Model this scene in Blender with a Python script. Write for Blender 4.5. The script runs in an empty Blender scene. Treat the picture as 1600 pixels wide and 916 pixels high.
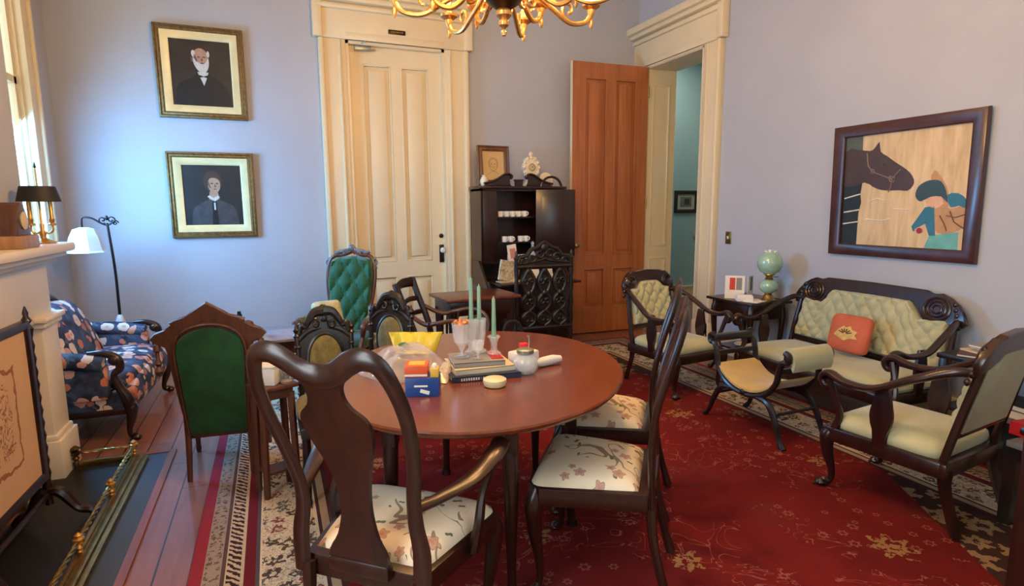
import bpy, bmesh, math, random
from math import sin, cos, pi, radians, atan2, sqrt, exp
from mathutils import Vector, Matrix, Quaternion
random.seed(7)
SC = bpy.context.scene
COL = SC.collection

# ------------------------------------------------------------------ camera, world, lights
def s2l(v):
    v = v/255.0
    return v/12.92 if v <= 0.04045 else ((v+0.055)/1.055)**2.4
def rgb(r, g, b): return (s2l(r), s2l(g), s2l(b), 1.0)

YAW, PITCH, ROLL, CAMH = 0.39259, 0.14517, -0.0068465, 1.45
cam_data = bpy.data.cameras.new('camera')
cam = bpy.data.objects.new('camera', cam_data)
COL.objects.link(cam)
fwd = Vector((sin(YAW)*cos(PITCH), cos(YAW)*cos(PITCH), -sin(PITCH)))
rt = Vector((cos(YAW), -sin(YAW), 0)); up = rt.cross(fwd)
r2 = rt*cos(ROLL)+up*sin(ROLL); u2 = -rt*sin(ROLL)+up*cos(ROLL)
m = Matrix((r2, u2, -fwd)).transposed().to_4x4(); m.translation = Vector((0, 0, CAMH))
cam.matrix_world = m
cam_data.sensor_fit = 'HORIZONTAL'; cam_data.sensor_width = 36.0
cam_data.lens = 901.4*36.0/1600.0
cam_data.clip_start = 0.02
SC.camera = cam

SC.view_settings.view_transform = 'Standard'
SC.view_settings.look = 'None'
SC.view_settings.gamma = 1.0
SC.view_settings.use_curve_mapping = False
SC.view_settings.exposure = 0.0

world = bpy.data.worlds.new('sky'); SC.world = world; world.use_nodes = True
wn = world.node_tree.nodes; wl = world.node_tree.links
bg = wn['Background']; bg.inputs[0].default_value = (0.70, 0.92, 1.0, 1); bg.inputs[1].default_value = 3.0

def area_light(name, loc, rot, sx, sy, power, color):
    d = bpy.data.lights.new(name, 'AREA'); d.shape = 'RECTANGLE'; d.size = sx; d.size_y = sy
    d.energy = power; d.color = color
    o = bpy.data.objects.new(name, d); COL.objects.link(o); o.location = loc; o.rotation_euler = rot
    return o
# daylight through the far left window; near and rear lamps are unseen additions
area_light('window_daylight', (-1.74, 4.84, 1.72), (0, radians(-58), radians(14)), 0.95, 0.95, 122, (0.13, 0.49, 1.0))
area_light('window_daylight_near', (-1.76, 0.35, 2.15), (0, radians(-90), 0), 2.7, 1.1, 88, (0.97, 0.93, 0.95))  # added lamp at an unseen window, brightens the right wall
area_light('window_daylight_rear', (1.3, -1.75, 2.25), (radians(90), 0, 0), 2.0, 2.3, 4, (1.0, 0.88, 0.74))  # added weak fill from an unseen window at the rear
area_light('hall_light', (5.4, 6.6, 3.7), (0, 0, 0), 0.9, 0.9, 26, (1.0, 0.94, 0.84))

# ------------------------------------------------------------------ node helpers
class NT:
    def __init__(s, mat):
        mat.use_nodes = True; s.t = mat.node_tree; s.n = s.t.nodes; s.l = s.t.links
        s.bsdf = s.n['Principled BSDF']; s.out = s.n['Material Output']
    def link(s, a, b): s.l.new(a, b)
    def put(s, sock, v):
        if hasattr(v, 'is_output'): s.l.new(v, sock)
        elif isinstance(v, (tuple, list)):
            v = tuple(v)
            if len(sock.default_value) == 3: v = v[:3]
            sock.default_value = v
        else: sock.default_value = v
    def math(s, op, a, b=None, c=None, clamp=False):
        n = s.n.new('ShaderNodeMath'); n.operation = op; n.use_clamp = clamp
        s.put(n.inputs[0], a)
        if b is not None: s.put(n.inputs[1], b)
        if c is not None: s.put(n.inputs[2], c)
        return n.outputs[0]
    def vmath(s, op, a, b=None, out=0):
        n = s.n.new('ShaderNodeVectorMath'); n.operation = op; s.put(n.inputs[0], a)
        if b is not None: s.put(n.inputs[1], b)
        return n.outputs[out]
    def coord(s, kind='Object'):
        return s.n.new('ShaderNodeTexCoord').outputs[kind]
    def mapping(s, v, scale=(1, 1, 1), rot=(0, 0, 0), loc=(0, 0, 0)):
        n = s.n.new('ShaderNodeMapping'); s.put(n.inputs['Vector'], v)
        n.inputs['Scale'].default_value = scale; n.inputs['Rotation'].default_value = rot; n.inputs['Location'].default_value = loc
        return n.outputs[0]
    def noise(s, v, scale, detail=3, rough=0.55, dist=0.0, col=False):
        n = s.n.new('ShaderNodeTexNoise'); s.put(n.inputs['Vector'], v); n.inputs['Scale'].default_value = scale
        n.inputs['Detail'].default_value = detail; n.inputs['Roughness'].default_value = rough; n.inputs['Distortion'].default_value = dist
        return n.outputs[1 if col else 0]
    def ramp(s, f, stops, interp='LINEAR'):
        n = s.n.new('ShaderNodeValToRGB'); n.color_ramp.interpolation = interp; s.put(n.inputs[0], f)
        e = n.color_ramp.elements
        while len(e) > 1: e.remove(e[-1])
        e[0].position = stops[0][0]; e[0].color = stops[0][1]
        for p, c in stops[1:]:
            q = e.new(p); q.color = c
        return n.outputs[0]
    def mix(s, f, a, b):
        n = s.n.new('ShaderNodeMix'); n.data_type = 'RGBA'
        s.put(n.inputs[0], f); s.put(n.inputs[6], a); s.put(n.inputs[7], b)
        return n.outputs[2]
    def sep(s, v):
        n = s.n.new('ShaderNodeSeparateXYZ'); s.put(n.inputs[0], v); return n.outputs
    def comb(s, x, y, z):
        n = s.n.new('ShaderNodeCombineXYZ'); s.put(n.inputs[0], x); s.put(n.inputs[1], y); s.put(n.inputs[2], z); return n.outputs[0]
    def bump(s, h, strength=0.3, dist=0.01):
        n = s.n.new('ShaderNodeBump'); s.put(n.inputs['Height'], h); n.inputs['Strength'].default_value = strength
        n.inputs['Distance'].default_value = dist
        s.l.new(n.outputs[0], s.bsdf.inputs['Normal'])
    def voro(s, v, scale, feature='F1', rand=1.0):
        n = s.n.new('ShaderNodeTexVoronoi'); n.feature = feature; s.put(n.inputs['Vector'], v)
        n.inputs['Scale'].default_value = scale; n.inputs['Randomness'].default_value = rand
        return n
    def flower(s, v, scale, radius, petals=5, rand=0.9, wob=0.35, sel=None):
        """1 inside flower shapes scattered over the xy plane of v"""
        xyz = s.sep(v); v2 = s.comb(xyz[0], xyz[1], 0.0)
        n = s.voro(v2, scale, rand=rand); n.voronoi_dimensions = '2D'
        vs = s.vmath('SCALE', v2); vs.node.inputs['Scale'].default_value = 1.0
        d = s.vmath('SUBTRACT', v2, n.outputs['Position'])
        dx = s.sep(d)
        ang = s.math('ARCTAN2', dx[1], dx[0])
        ln = s.math('MULTIPLY', s.vmath('LENGTH', d, out=1), scale)
        col = s.sep(n.outputs['Color'])
        ang2 = s.math('ADD', ang, s.math('MULTIPLY', col[0], 6.28))
        pet = s.math('MULTIPLY', s.math('COSINE', s.math('MULTIPLY', ang2, petals)), wob)
        rr = s.math('MULTIPLY', s.math('ADD', pet, 1.0), s.math('MULTIPLY', s.math('ADD', s.math('MULTIPLY', col[1], 0.5), 0.6), radius))
        msk = s.math('LESS_THAN', ln, rr)
        if sel is not None: msk = s.math('MULTIPLY', msk, s.math('LESS_THAN', col[2], sel))
        rel = s.math('DIVIDE', ln, rr)
        return msk, rel, col

MATS = {}
def mat(name, color, rough=0.5, metal=0.0, **kw):
    if name in MATS: return MATS[name]
    m = bpy.data.materials.new(name); t = NT(m); b = t.bsdf
    b.inputs['Base Color'].default_value = color; b.inputs['Roughness'].default_value = rough; b.inputs['Metallic'].default_value = metal
    if kw.get('var'):
        f = t.noise(t.coord(), kw.get('vscale', 6.0), 4)
        k = kw['var']; c = color
        t.put(b.inputs['Base Color'], t.ramp(f, [(0.3, tuple(x*(1-k) for x in c[:3])+(1,)), (0.7, tuple(min(1, x*(1+k)) for x in c[:3])+(1,))]))
    if kw.get('bump'):
        t.bump(t.noise(t.coord(), kw.get('bscale', 60.0), 3), kw['bump'], kw.get('bdist', 0.004))
    if kw.get('sheen'):
        b.inputs['Sheen Weight'].default_value = kw['sheen']; b.inputs['Sheen Roughness'].default_value = 0.4
    if kw.get('coat'): b.inputs['Coat Weight'].default_value = kw['coat']; b.inputs['Coat Roughness'].default_value = 0.15
    if kw.get('trans'): b.inputs['Transmission Weight'].default_value = kw['trans']; b.inputs['IOR'].default_value = kw.get('ior', 1.45)
    if kw.get('alpha') is not None: b.inputs['Alpha'].default_value = kw['alpha']
    if kw.get('emit'): b.inputs['Emission Color'].default_value = kw.get('ecol', color); b.inputs['Emission Strength'].default_value = kw['emit']
    MATS[name] = m; return m

def wood(name, dark, light, rough=0.32, scale=(14, 14, 1.6), coat=0.25, bump=0.08):
    if name in MATS: return MATS[name]
    m = bpy.data.materials.new(name); t = NT(m)
    v = t.mapping(t.coord(), scale)
    f = t.noise(v, 1.6, 5, 0.6, 0.8)
    f2 = t.noise(t.mapping(t.coord(), tuple(k*6 for k in scale)), 1.0, 3)
    ff = t.math('ADD', t.math('MULTIPLY', f, 0.8), t.math('MULTIPLY', f2, 0.2))
    t.put(t.bsdf.inputs['Base Color'], t.ramp(ff, [(0.3, dark), (0.68, light)]))
    t.bsdf.inputs['Roughness'].default_value = rough
    t.bsdf.inputs['Coat Weight'].default_value = coat; t.bsdf.inputs['Coat Roughness'].default_value = 0.2
    t.bump(ff, bump, 0.003)
    MATS[name] = m; return m

mahog = wood('mahogany', rgb(28, 12, 8), rgb(56, 26, 17), 0.33)
mahog_dk = wood('dark_mahogany', rgb(26, 11, 9), rgb(52, 24, 18), 0.30)
ebon = wood('ebonised_wood', rgb(17, 12, 11), rgb(38, 28, 25), 0.34)
walnut = wood('walnut', rgb(58, 32, 24), rgb(104, 62, 46), 0.36)
tabletop_m = wood('table_top_wood', rgb(92, 42, 20), rgb(122, 58, 30), 0.26, (2.2, 9, 9), 0.5, 0.02)
fir = wood('varnished_fir', rgb(150, 84, 42), rgb(186, 112, 62), 0.36, (12, 12, 0.7), 0.3, 0.04)
redwood = wood('desk_wood', rgb(70, 30, 18), rgb(120, 58, 36), 0.3)
cream = mat('cream_paint', rgb(226, 210, 172), 0.42, var=0.03, vscale=3, bump=0.05, bscale=25)
mantel_w = mat('mantel_paint', rgb(232, 220, 200), 0.4, var=0.03, vscale=3)
brass = mat('brass', rgb(214, 166, 96), 0.36, 0.85, var=0.18, vscale=30)
brass_old = mat('aged_brass', rgb(168, 142, 88), 0.32, 1.0, var=0.2, vscale=22)
gilt = mat('gilt_plaster', rgb(128, 98, 54), 0.45, 0.45, var=0.35, vscale=40, bump=0.8, bscale=70, bdist=0.006)
gilt_lt = mat('pale_gilt', rgb(228, 208, 152), 0.45, 0.25, var=0.08, vscale=10)
black_m = mat('black_iron', rgb(30, 26, 26), 0.4, 0.6)
white_m = mat('white_ceramic', rgb(236, 232, 222), 0.2, coat=0.3)
def thin_glass(name, tint, base=0.10, rough=0.03):
    m = bpy.data.materials.new(name); t = NT(m); n = t.n; t.n.remove(t.bsdf)
    tr_ = n.new('ShaderNodeBsdfTransparent'); tr_.inputs[0].default_value = tint
    gl = n.new('ShaderNodeBsdfGlossy'); gl.inputs['Roughness'].default_value = rough
    fr = n.new('ShaderNodeFresnel'); fr.inputs[0].default_value = 1.5
    mx = n.new('ShaderNodeMixShader'); gm = n.new('ShaderNodeNewGeometry'); t.link(t.math('MULTIPLY', t.math('ADD', fr.outputs[0], base, clamp=True), t.math('SUBTRACT', 1.0, gm.outputs['Backfacing'])), mx.inputs[0]); t.link(tr_.outputs[0], mx.inputs[1]); t.link(gl.outputs[0], mx.inputs[2])
    t.link(mx.outputs[0], t.out.inputs[0]); MATS[name] = m; return m
glass = mat('clear_glass', (0.93, 0.95, 0.95, 1), 0.08, alpha=0.30, coat=1.0)
glass.node_tree.nodes['Principled BSDF'].inputs['Specular IOR Level'].default_value = 1.0
steel = mat('tarnished_steel', rgb(160, 165, 150), 0.4, 0.8)

# ------------------------------------------------------------------ mesh builder
class MB:
    def __init__(s): s.bm = bmesh.new()
    def _tag(s, faces, m):
        for f in faces: f.material_index = m
    def box(s, c, d, rot=None, bev=0.0, m=0, seg=2):
        r = bmesh.ops.create_cube(s.bm, size=1.0); vs = r['verts']
        M = Matrix.Diagonal((d[0], d[1], d[2], 1))
        bmesh.ops.transform(s.bm, matrix=M, verts=vs)
        fs = set(f for v in vs for f in v.link_faces)
        if bev > 0:
            es = list(set(e for v in vs for e in v.link_edges))
            g = bmesh.ops.bevel(s.bm, geom=es, offset=min(bev, min(d)*0.45), segments=seg, affect='EDGES', profile=0.5)
            vs = list(set(g['verts']) | set(v for f in g['faces'] for v in f.verts))
            vs = list(set(v for f in set(f for v in vs for f in v.link_faces) for v in f.verts))
            fs = set(f for v in vs for f in v.link_faces)
        T = Matrix.Translation(Vector(c))
        if rot is not None: T = T @ (rot if isinstance(rot, Matrix) else Matrix.Rotation(rot, 4, 'Z'))
        bmesh.ops.transform(s.bm, matrix=T, verts=list(vs))
        s._tag(fs, m); return s
    def rings(s, rings, closed_u=True, cap0=True, cap1=True, m=0, loop=False):
        vr = [[s.bm.verts.new(p) for p in r] for r in rings]
        n = len(vr[0]); fs = []
        L = len(vr)
        for i in range(L if loop else L-1):
            a, b = vr[i], vr[(i+1) % L]
            for j in range(n if closed_u else n-1):
                k = (j+1) % n
                try: fs.append(s.bm.faces.new((a[j], a[k], b[k], b[j])))
                except ValueError: pass
        if closed_u and not loop:
            if cap0:
                try: fs.append(s.bm.faces.new(list(reversed(vr[0]))))
                except ValueError: pass
            if cap1:
                try: fs.append(s.bm.faces.new(vr[-1]))
                except ValueError: pass
        s._tag(fs, m); return s
    def lathe(s, prof, seg=20, loc=(0, 0, 0), M=None, m=0, cap=True):
        T = Matrix.Translation(Vector(loc))
        if M is not None: T = T @ M
        R = []
        for r, z in prof:
            R.append([T @ Vector((max(r, 1e-4)*cos(2*pi*i/seg), max(r, 1e-4)*sin(2*pi*i/seg), z)) for i in range(seg)])
        return s.rings(R, cap0=cap, cap1=cap, m=m)
    def cyl(s, p0, p1, r0, r1=None, seg=12, m=0):
        return s.tube([p0, p1], [r0, r0 if r1 is None else r1], seg, m=m)
    def tube(s, pts, rad, seg=8, closed=False, ref=None, m=0, smooth=0, square=False, cap=True):
        """sweep; rad = number | list of number/(a,b). b is measured along ref, a across it"""
        pts = [Vector(p) for p in pts]
        n = len(pts)
        if not isinstance(rad, (list, tuple)): rad = [rad]*n
        elif len(rad) == 2 and n != 2 and not isinstance(rad[0], (list, tuple)): rad = [tuple(rad)]*n
        rad = [(r, r) if not isinstance(r, (list, tuple)) else r for r in rad]
        if smooth:
            P, Q = [], []
            rng = n if closed else n-1
            for i in range(rng):
                p0 = pts[(i-1) % n] if (closed or i > 0) else pts[i]*2-pts[i+1]
                p1 = pts[i]; p2 = pts[(i+1) % n]
                p3 = pts[(i+2) % n] if (closed or i+2 < n) else p2*2-p1
                for k in range(smooth):
                    t = k/smooth
                    P.append(0.5*((2*p1)+(p2-p0)*t+(2*p0-5*p1+4*p2-p3)*t*t+(3*p1-p0-3*p2+p3)*t**3))
                    a, b = rad[i], rad[(i+1) % n]; tt = t*t*(3-2*t)
                    Q.append((a[0]+(b[0]-a[0])*tt, a[1]+(b[1]-a[1])*tt))
            if not closed: P.append(pts[-1]); Q.append(rad[-1])
            pts, rad, n = P, Q, len(P)
        tans = []
        for i in range(n):
            if closed: t = pts[(i+1) % n]-pts[(i-1) % n]
            else: t = pts[min(i+1, n-1)]-pts[max(i-1, 0)]
            if t.length < 1e-9: t = Vector((0, 0, 1))
            tans.append(t.normalized())
        R = []; prev = None
        for i in range(n):
            t = tans[i]
            if ref is not None:
                b = Vector(ref) - t*t.dot(Vector(ref))
                if b.length < 1e-4: b = prev if prev is not None else t.orthogonal()
            elif prev is None: b = t.orthogonal()
            else: b = prev - t*t.dot(prev)
            b.normalize(); prev = b; a = t.cross(b)
            ra, rb = rad[i]
            if square:
                off = [(1, 1), (-1, 1), (-1, -1), (1, -1)]
                R.append([pts[i]+a*ra*x+b*rb*y for x, y in off])
            else:
                R.append([pts[i]+a*ra*cos(2*pi*k/seg)+b*rb*sin(2*pi*k/seg) for k in range(seg)])
        return s.rings(R, cap0=cap, cap1=cap, m=m, loop=closed)
    def prism(s, outline, t, M=None, bev=0.0, m=0):
        """outline in xz, extruded along y from 0 to t (M places it)"""
        M = M or Matrix.Identity(4)
        n = len(outline)
        a = [s.bm.verts.new(M @ Vector((x, 0, z))) for x, z in outline]
        b = [s.bm.verts.new(M @ Vector((x, t, z))) for x, z in outline]
        fs = [s.bm.faces.new(a), s.bm.faces.new(list(reversed(b)))]
        caps = list(fs)
        for i in range(n):
            k = (i+1) % n
            fs.append(s.bm.faces.new((a[k], a[i], b[i], b[k])))
        s._tag(fs, m)
        if bev > 0:
            es = list(set(e for f in caps for e in f.edges))
            g = bmesh.ops.bevel(s.bm, geom=es, offset=bev, segments=2, affect='EDGES', profile=0.5)
            s._tag(g['faces'], m)
        return s
    def flat(s, outline, y=0.0, M=None, m=0):
        M = M or Matrix.Identity(4)
        a = [s.bm.verts.new(M @ Vector((x, y, z))) for x, z in outline]
        f = s.bm.faces.new(a); f.material_index = m; return s
    def ball(s, c, r, seg=14, rings=9, m=0, M=None):
        if not isinstance(r, (tuple, list)): r = (r, r, r)
        T = Matrix.Translation(Vector(c)) @ (M or Matrix.Identity(4))
        R = []
        for i in range(rings+1):
            a = -pi/2+pi*i/rings; cr = max(cos(a), 1e-3)
            R.append([T @ Vector((r[0]*cr*cos(2*pi*k/seg), r[1]*cr*sin(2*pi*k/seg), r[2]*sin(a))) for k in range(seg)])
        return s.rings(R, m=m)
    def cushion(s, c, d, e=0.35, seg=28, rings=12, M=None, m=0, fn=None):
        """superellipsoid pillow of full size d; e small = boxy"""
        T = Matrix.Translation(Vector(c)) @ (M or Matrix.Identity(4))
        def p(v, ex): return math.copysign(abs(v)**ex, v)
        R = []
        for i in range(rings+1):
            a = -pi/2+pi*i/rings; cr = max(cos(a), 1e-3)
            row = []
            for k in range(seg):
                w = 2*pi*k/seg
                x = d[0]/2*p(cr, 0.6)*p(cos(w), e); y = d[1]/2*p(cr, 0.6)*p(sin(w), e); z = d[2]/2*p(sin(a), 0.8)
                if fn: x, y, z = fn(x, y, z)
                row.append(T @ Vector((x, y, z)))
            R.append(row)
        return s.rings(R, m=m)
    def surf(s, fn, nu, nv, m=0, thick=None):
        g = [[s.bm.verts.new(fn(i/nu, j/nv)) for j in range(nv+1)] for i in range(nu+1)]
        fs = []
        for i in range(nu):
            for j in range(nv):
                fs.append(s.bm.faces.new((g[i][j], g[i+1][j], g[i+1][j+1], g[i][j+1])))
        s._tag(fs, m)
        if thick is not None:
            b = [[s.bm.verts.new(thick(i/nu, j/nv)) for j in range(nv+1)] for i in range(nu+1)]
            f2 = []
            for i in range(nu):
                for j in range(nv):
                    f2.append(s.bm.faces.new((b[i][j+1], b[i+1][j+1], b[i+1][j], b[i][j])))
            for i in range(nu):
                f2.append(s.bm.faces.new((g[i+1][0], g[i][0], b[i][0], b[i+1][0])))
                f2.append(s.bm.faces.new((g[i][nv], g[i+1][nv], b[i+1][nv], b[i][nv])))
            for j in range(nv):
                f2.append(s.bm.faces.new((g[0][j], g[0][j+1], b[0][j+1], b[0][j])))
                f2.append(s.bm.faces.new((g[nu][j+1], g[nu][j], b[nu][j], b[nu][j+1])))
            s._tag(f2, m)
        return s
    def build(s, name, mats, parent=None, loc=(0, 0, 0), rot=None, sharp=38):
        bmesh.ops.recalc_face_normals(s.bm, faces=s.bm.faces[:])
        me = bpy.data.meshes.new(name); s.bm.to_mesh(me); s.bm.free()
        if not isinstance(mats, (list, tuple)): mats = [mats]
        for m in mats: me.materials.append(m)
        me.polygons.foreach_set('use_smooth', [True]*len(me.polygons))
        me.set_sharp_from_angle(angle=radians(sharp))
        o = bpy.data.objects.new(name, me); COL.objects.link(o)
        if parent: o.parent = parent
        o.location = loc
        if rot: o.rotation_euler = rot
        return o

def thing(name, label, cat, loc=(0, 0, 0), rotz=0.0, group=None):
    o = bpy.data.objects.new(name, None); COL.objects.link(o); o.empty_display_size = 0.1
    o.location = loc; o.rotation_euler = (0, 0, rotz)
    o['label'] = label; o['category'] = cat
    if group: o['group'] = group
    return o
def tag(o, label, cat, group=None):
    o['label'] = label; o['category'] = cat
    if group: o['group'] = group
    return o
def struct(o): o['kind'] = 'structure'; return o
KIDS = {}
def dup(root, loc, rotz, label=None, group=None):
    r = root.copy(); COL.objects.link(r); r.location = loc; r.rotation_euler = (0, 0, rotz)
    if label: r['label'] = label
    if group: r['group'] = group
    def rec(a, b):
        for ch in [o for o in list(bpy.data.objects) if o.parent == a]:
            c = ch.copy(); COL.objects.link(c); c.parent = b; rec(ch, c)
    rec(root, r)
    return r
def rx(a): return Matrix.Rotation(a, 4, 'X')
def ry(a): return Matrix.Rotation(a, 4, 'Y')
def rz(a): return Matrix.Rotation(a, 4, 'Z')
def tr(x, y, z): return Matrix.Translation((x, y, z))
def rect_frame(mb, w, h, prof, m=0):
    """mitred frame around w x h opening centred at 0; prof = [(outset, y)] closed profile"""
    R = []
    for sx, sz in ((-1, -1), (1, -1), (1, 1), (-1, 1)):
        R.append([Vector((sx*(w/2+o), y, sz*(h/2+o))) for o, y in prof])
    return mb.rings(R, m=m, loop=True)
def mirror(pts): return [(-x, y) for x, y in reversed(pts)]
def sym(half):
    """closed outline from its right half (x>=0), going bottom to top"""
    return half + [(-x, z) for x, z in reversed(half) if abs(x) > 1e-6]
def spl(pts, k=4, closed=False):
    n = len(pts); out = []
    for i in range(n if closed else n-1):
        g = lambda j: pts[j % n] if closed else pts[max(0, min(n-1, j))]
        p0, p1, p2, p3 = g(i-1), g(i), g(i+1), g(i+2)
        for q in range(k):
            t = q/k
            out.append(tuple(0.5*((2*p1[c])+(p2[c]-p0[c])*t+(2*p0[c]-5*p1[c]+4*p2[c]-p3[c])*t*t+(3*p1[c]-p0[c]-3*p2[c]+p3[c])*t**3) for c in range(len(p1))))
    if not closed: out.append(tuple(pts[-1]))
    return out
def scroll(cx, cz, r0, turns, a0, n=16, hand=1, r1=0.2):
    return [(cx+(r0*(1-(1-r1)*i/n))*cos(a0+hand*2*pi*turns*i/n), cz+(r0*(1-(1-r1)*i/n))*sin(a0+hand*2*pi*turns*i/n)) for i in range(n+1)]

# ------------------------------------------------------------------ room materials
def wall_mat():
    m = bpy.data.materials.new('lavender_wall_paint'); t = NT(m)
    f = t.noise(t.coord(), 1.6, 4)
    t.put(t.bsdf.inputs['Base Color'], t.ramp(f, [(0.3, rgb(174, 177, 184)), (0.7, rgb(181, 184, 191))]))
    t.bsdf.inputs['Roughness'].default_value = 0.62
    t.bump(t.noise(t.coord(), 90, 2), 0.05, 0.002)
    return m
wall_m = wall_mat()
ceil_m = mat('ceiling_paint', rgb(226, 212, 188), 0.8, bump=0.03)
hall_m = mat('turquoise_wall_paint', rgb(158, 188, 188), 0.6, var=0.03, vscale=2)
def floor_mat():
    m = bpy.data.materials.new('red_brown_floorboards'); t = NT(m)
    v = t.coord(); x = t.sep(v)
    W = 0.13
    fx = t.math('DIVIDE', x[0], W); ix = t.math('FLOOR', fx); fr = t.math('FRACT', fx)
    rnd = t.n.new('ShaderNodeTexWhiteNoise'); rnd.noise_dimensions = '1D'; t.link(ix, rnd.inputs['W'])
    vy = t.comb(t.math('MULTIPLY', x[0], 16.0), t.math('ADD', t.math('MULTIPLY', x[1], 1.3), t.math('MULTIPLY', rnd.outputs[0], 30.0)), 0.0)
    g = t.noise(vy, 1.5, 5, 0.6, 0.6)
    g2 = t.math('ADD', t.math('MULTIPLY', g, 0.7), t.math('MULTIPLY', rnd.outputs[0], 0.3))
    c = t.ramp(g2, [(0.2, rgb(108, 64, 52)), (0.8, rgb(164, 108, 88))])
    gap = t.math('LESS_THAN', t.math('MINIMUM', fr, t.math('SUBTRACT', 1.0, fr)), 0.03)
    ln = t.math('ADD', t.math('DIVIDE', x[1], 1.7), t.math('MULTIPLY', rnd.outputs[0], 7.0))
    fl = t.math('FRACT', ln)
    gap2 = t.math('LESS_THAN', fl, 0.003)
    gg = t.math('MAXIMUM', gap, gap2)
    t.put(t.bsdf.inputs['Base Color'], t.mix(gg, c, rgb(38, 17, 13)))
    t.bsdf.inputs['Roughness'].default_value = 0.36
    t.bsdf.inputs['Coat Weight'].default_value = 0.3
    t.bump(t.math('SUBTRACT', g2, gg), 0.15, 0.003)
    return m
floor_m = floor_mat()

# ------------------------------------------------------------------ room shell
XL, XR, YB, YF, ZC = -1.60, 4.12, 6.0, -1.6, 4.15
struct(MB().box(((XL+XR)/2+0.9, (YB+YF)/2+0.9, -0.06), (XR-XL+4.6, YB-YF+2.6, 0.12)).build('floor', floor_m))
struct(MB().box(((XL+XR)/2, (YB+YF)/2, ZC+0.06), (XR-XL+0.6, YB-YF+0.6, 0.12)).build('ceiling', ceil_m))
b = MB()
b.box(((XL+0.76)/2-0.1, YB+0.12, ZC/2), (0.76-XL+0.2, 0.24, ZC)); b.box(((1.74+XR)/2, YB+0.12, ZC/2), (XR-1.74, 0.24, ZC))
b.box((1.25, YB+0.12, (3.06+ZC)/2), (0.98, 0.24, ZC-3.06))
struct(b.build('wall_back', wall_m))
b = MB()   # right wall with doorway y 4.82..5.80
b.box((XR+0.17, (YF+4.82)/2, ZC/2), (0.34, 4.82-YF, ZC)); b.box((XR+0.17, (5.80+YB)/2+0.12, ZC/2), (0.34, YB-5.80+0.24, ZC))
b.box((XR+0.17, 5.31, (3.05+ZC)/2), (0.34, 0.98, ZC-3.05))
struct(b.build('wall_right', wall_m))
def wall_holes(axis_pos, thick, y0, y1, holes):
    b = MB(); cur = y0
    for (a, c, z0, z1) in holes:
        b.box((axis_pos, (cur+a)/2, ZC/2), (thick, a-cur, ZC))
        b.box((axis_pos, (a+c)/2, z0/2), (thick, c-a, z0)); b.box((axis_pos, (a+c)/2, (z1+ZC)/2), (thick, c-a, ZC-z1))
        cur = c
    b.box((axis_pos, (cur+y1)/2, ZC/2), (thick, y1-cur, ZC))
    return b
struct(wall_holes(XL-0.06, 0.12, YF, YB, [(-0.30, 1.0, 0.50, 3.60), (4.34, 5.50, 1.20, 3.60)]).build('wall_left', wall_m))
b = MB(); b.box((XL/2+0.2, YF-0.12, ZC/2), (0.4-XL, 0.24, ZC)); b.box(((2.3+XR)/2, YF-0.12, ZC/2), (XR-2.3, 0.24, ZC))
b.box((1.35, YF-0.12, 0.5), (1.9, 0.24, 1.0)); b.box((1.35, YF-0.12, (3.5+ZC)/2), (1.9, 0.24, ZC-3.5))
struct(b.build('wall_front', wall_m))
# hall beyond the doorway
b = MB(); b.box((5.9, 7.62, 2.0), (3.2, 0.2, 4.0)); struct(b.build('wall_hall_back', hall_m))
b = MB(); b.box((7.0, 6.0, 2.0), (0.2, 3.4, 4.0)); struct(b.build('wall_hall_right', hall_m))
b = MB(); b.box((4.29, 6.9, 2.0), (0.34, 1.3, 4.0)); struct(b.build('wall_hall_left', hall_m))
b = MB(); b.box((5.75, 4.28, 2.0), (2.6, 0.2, 4.0)); struct(b.build('wall_hall_front', hall_m))
b = MB(); b.box((5.75, 6.0, 4.06), (2.8, 3.6, 0.1)); struct(b.build('ceiling_hall', ceil_m))

# windows: glowing sky is seen through real glass and sashes
sky_m = mat('bright_overcast_sky', (0.75, 0.92, 1, 1), 1.0, emit=2.6, ecol=(0.72, 0.92, 1.0, 1))
pane_m = thin_glass('window_glass', (0.97, 0.99, 1, 1), 0.0, 0.0)
curtain_m = mat('sheer_blind', (0.85, 0.95, 1, 1), 0.9)
def window(n, cy, w, z0, z1, wallx, face):
    fr = MB(); h = z1-z0; zc = (z0+z1)/2
    # casing on the room side (face = +1 faces +x)
    x = wallx+face*0.02
    for s in (-1, 1):
        fr.box((x, cy+s*(w/2+0.075), zc+0.03), (0.05, 0.15, h+0.06), bev=0.008)
        fr.box((x+face*0.02, cy+s*(w/2+0.135), zc+0.03), (0.05, 0.04, h+0.06), bev=0.01)
    fr.box((x, cy, z1+0.12), (0.06, w+0.36, 0.24), bev=0.01); fr.box((x+face*0.03, cy, z1+0.27), (0.13, w+0.44, 0.08), bev=0.02)
    fr.box((x+face*0.01, cy, z0-0.02), (0.08, w+0.34, 0.04), bev=0.012)
    for s in (-1, 1): fr.box((wallx-face*0.03, cy+s*(w/2-0.012), zc), (0.06, 0.024, h))
    fr.box((wallx-face*0.03, cy, z1-0.012), (0.06, w, 0.024)); fr.box((wallx-face*0.03, cy, z0+0.012), (0.06, w, 0.024))
    o = struct(fr.build('window_%d' % n, cream))
    sx = wallx-face*0.045
    sb = MB()
    for s in (-1, 1): sb.box((sx, cy+s*(w/2-0.045), zc), (0.04, 0.045, h-0.05))
    for z in (z0+0.05, zc, z1-0.045): sb.box((sx, cy, z), (0.04, w-0.05, 0.05))
    sb.build('sash', cream, o)
    MB().box((sx, cy, zc), (0.004, w-0.09, h-0.09)).build('window_pane', pane_m, o)
window(1, 4.87, 1.02, 1.22, 3.55, XL, 1)
window(2, 0.35, 1.20, 0.55, 3.55, XL, 1)  # unseen window, added to go with the near lamp
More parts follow.
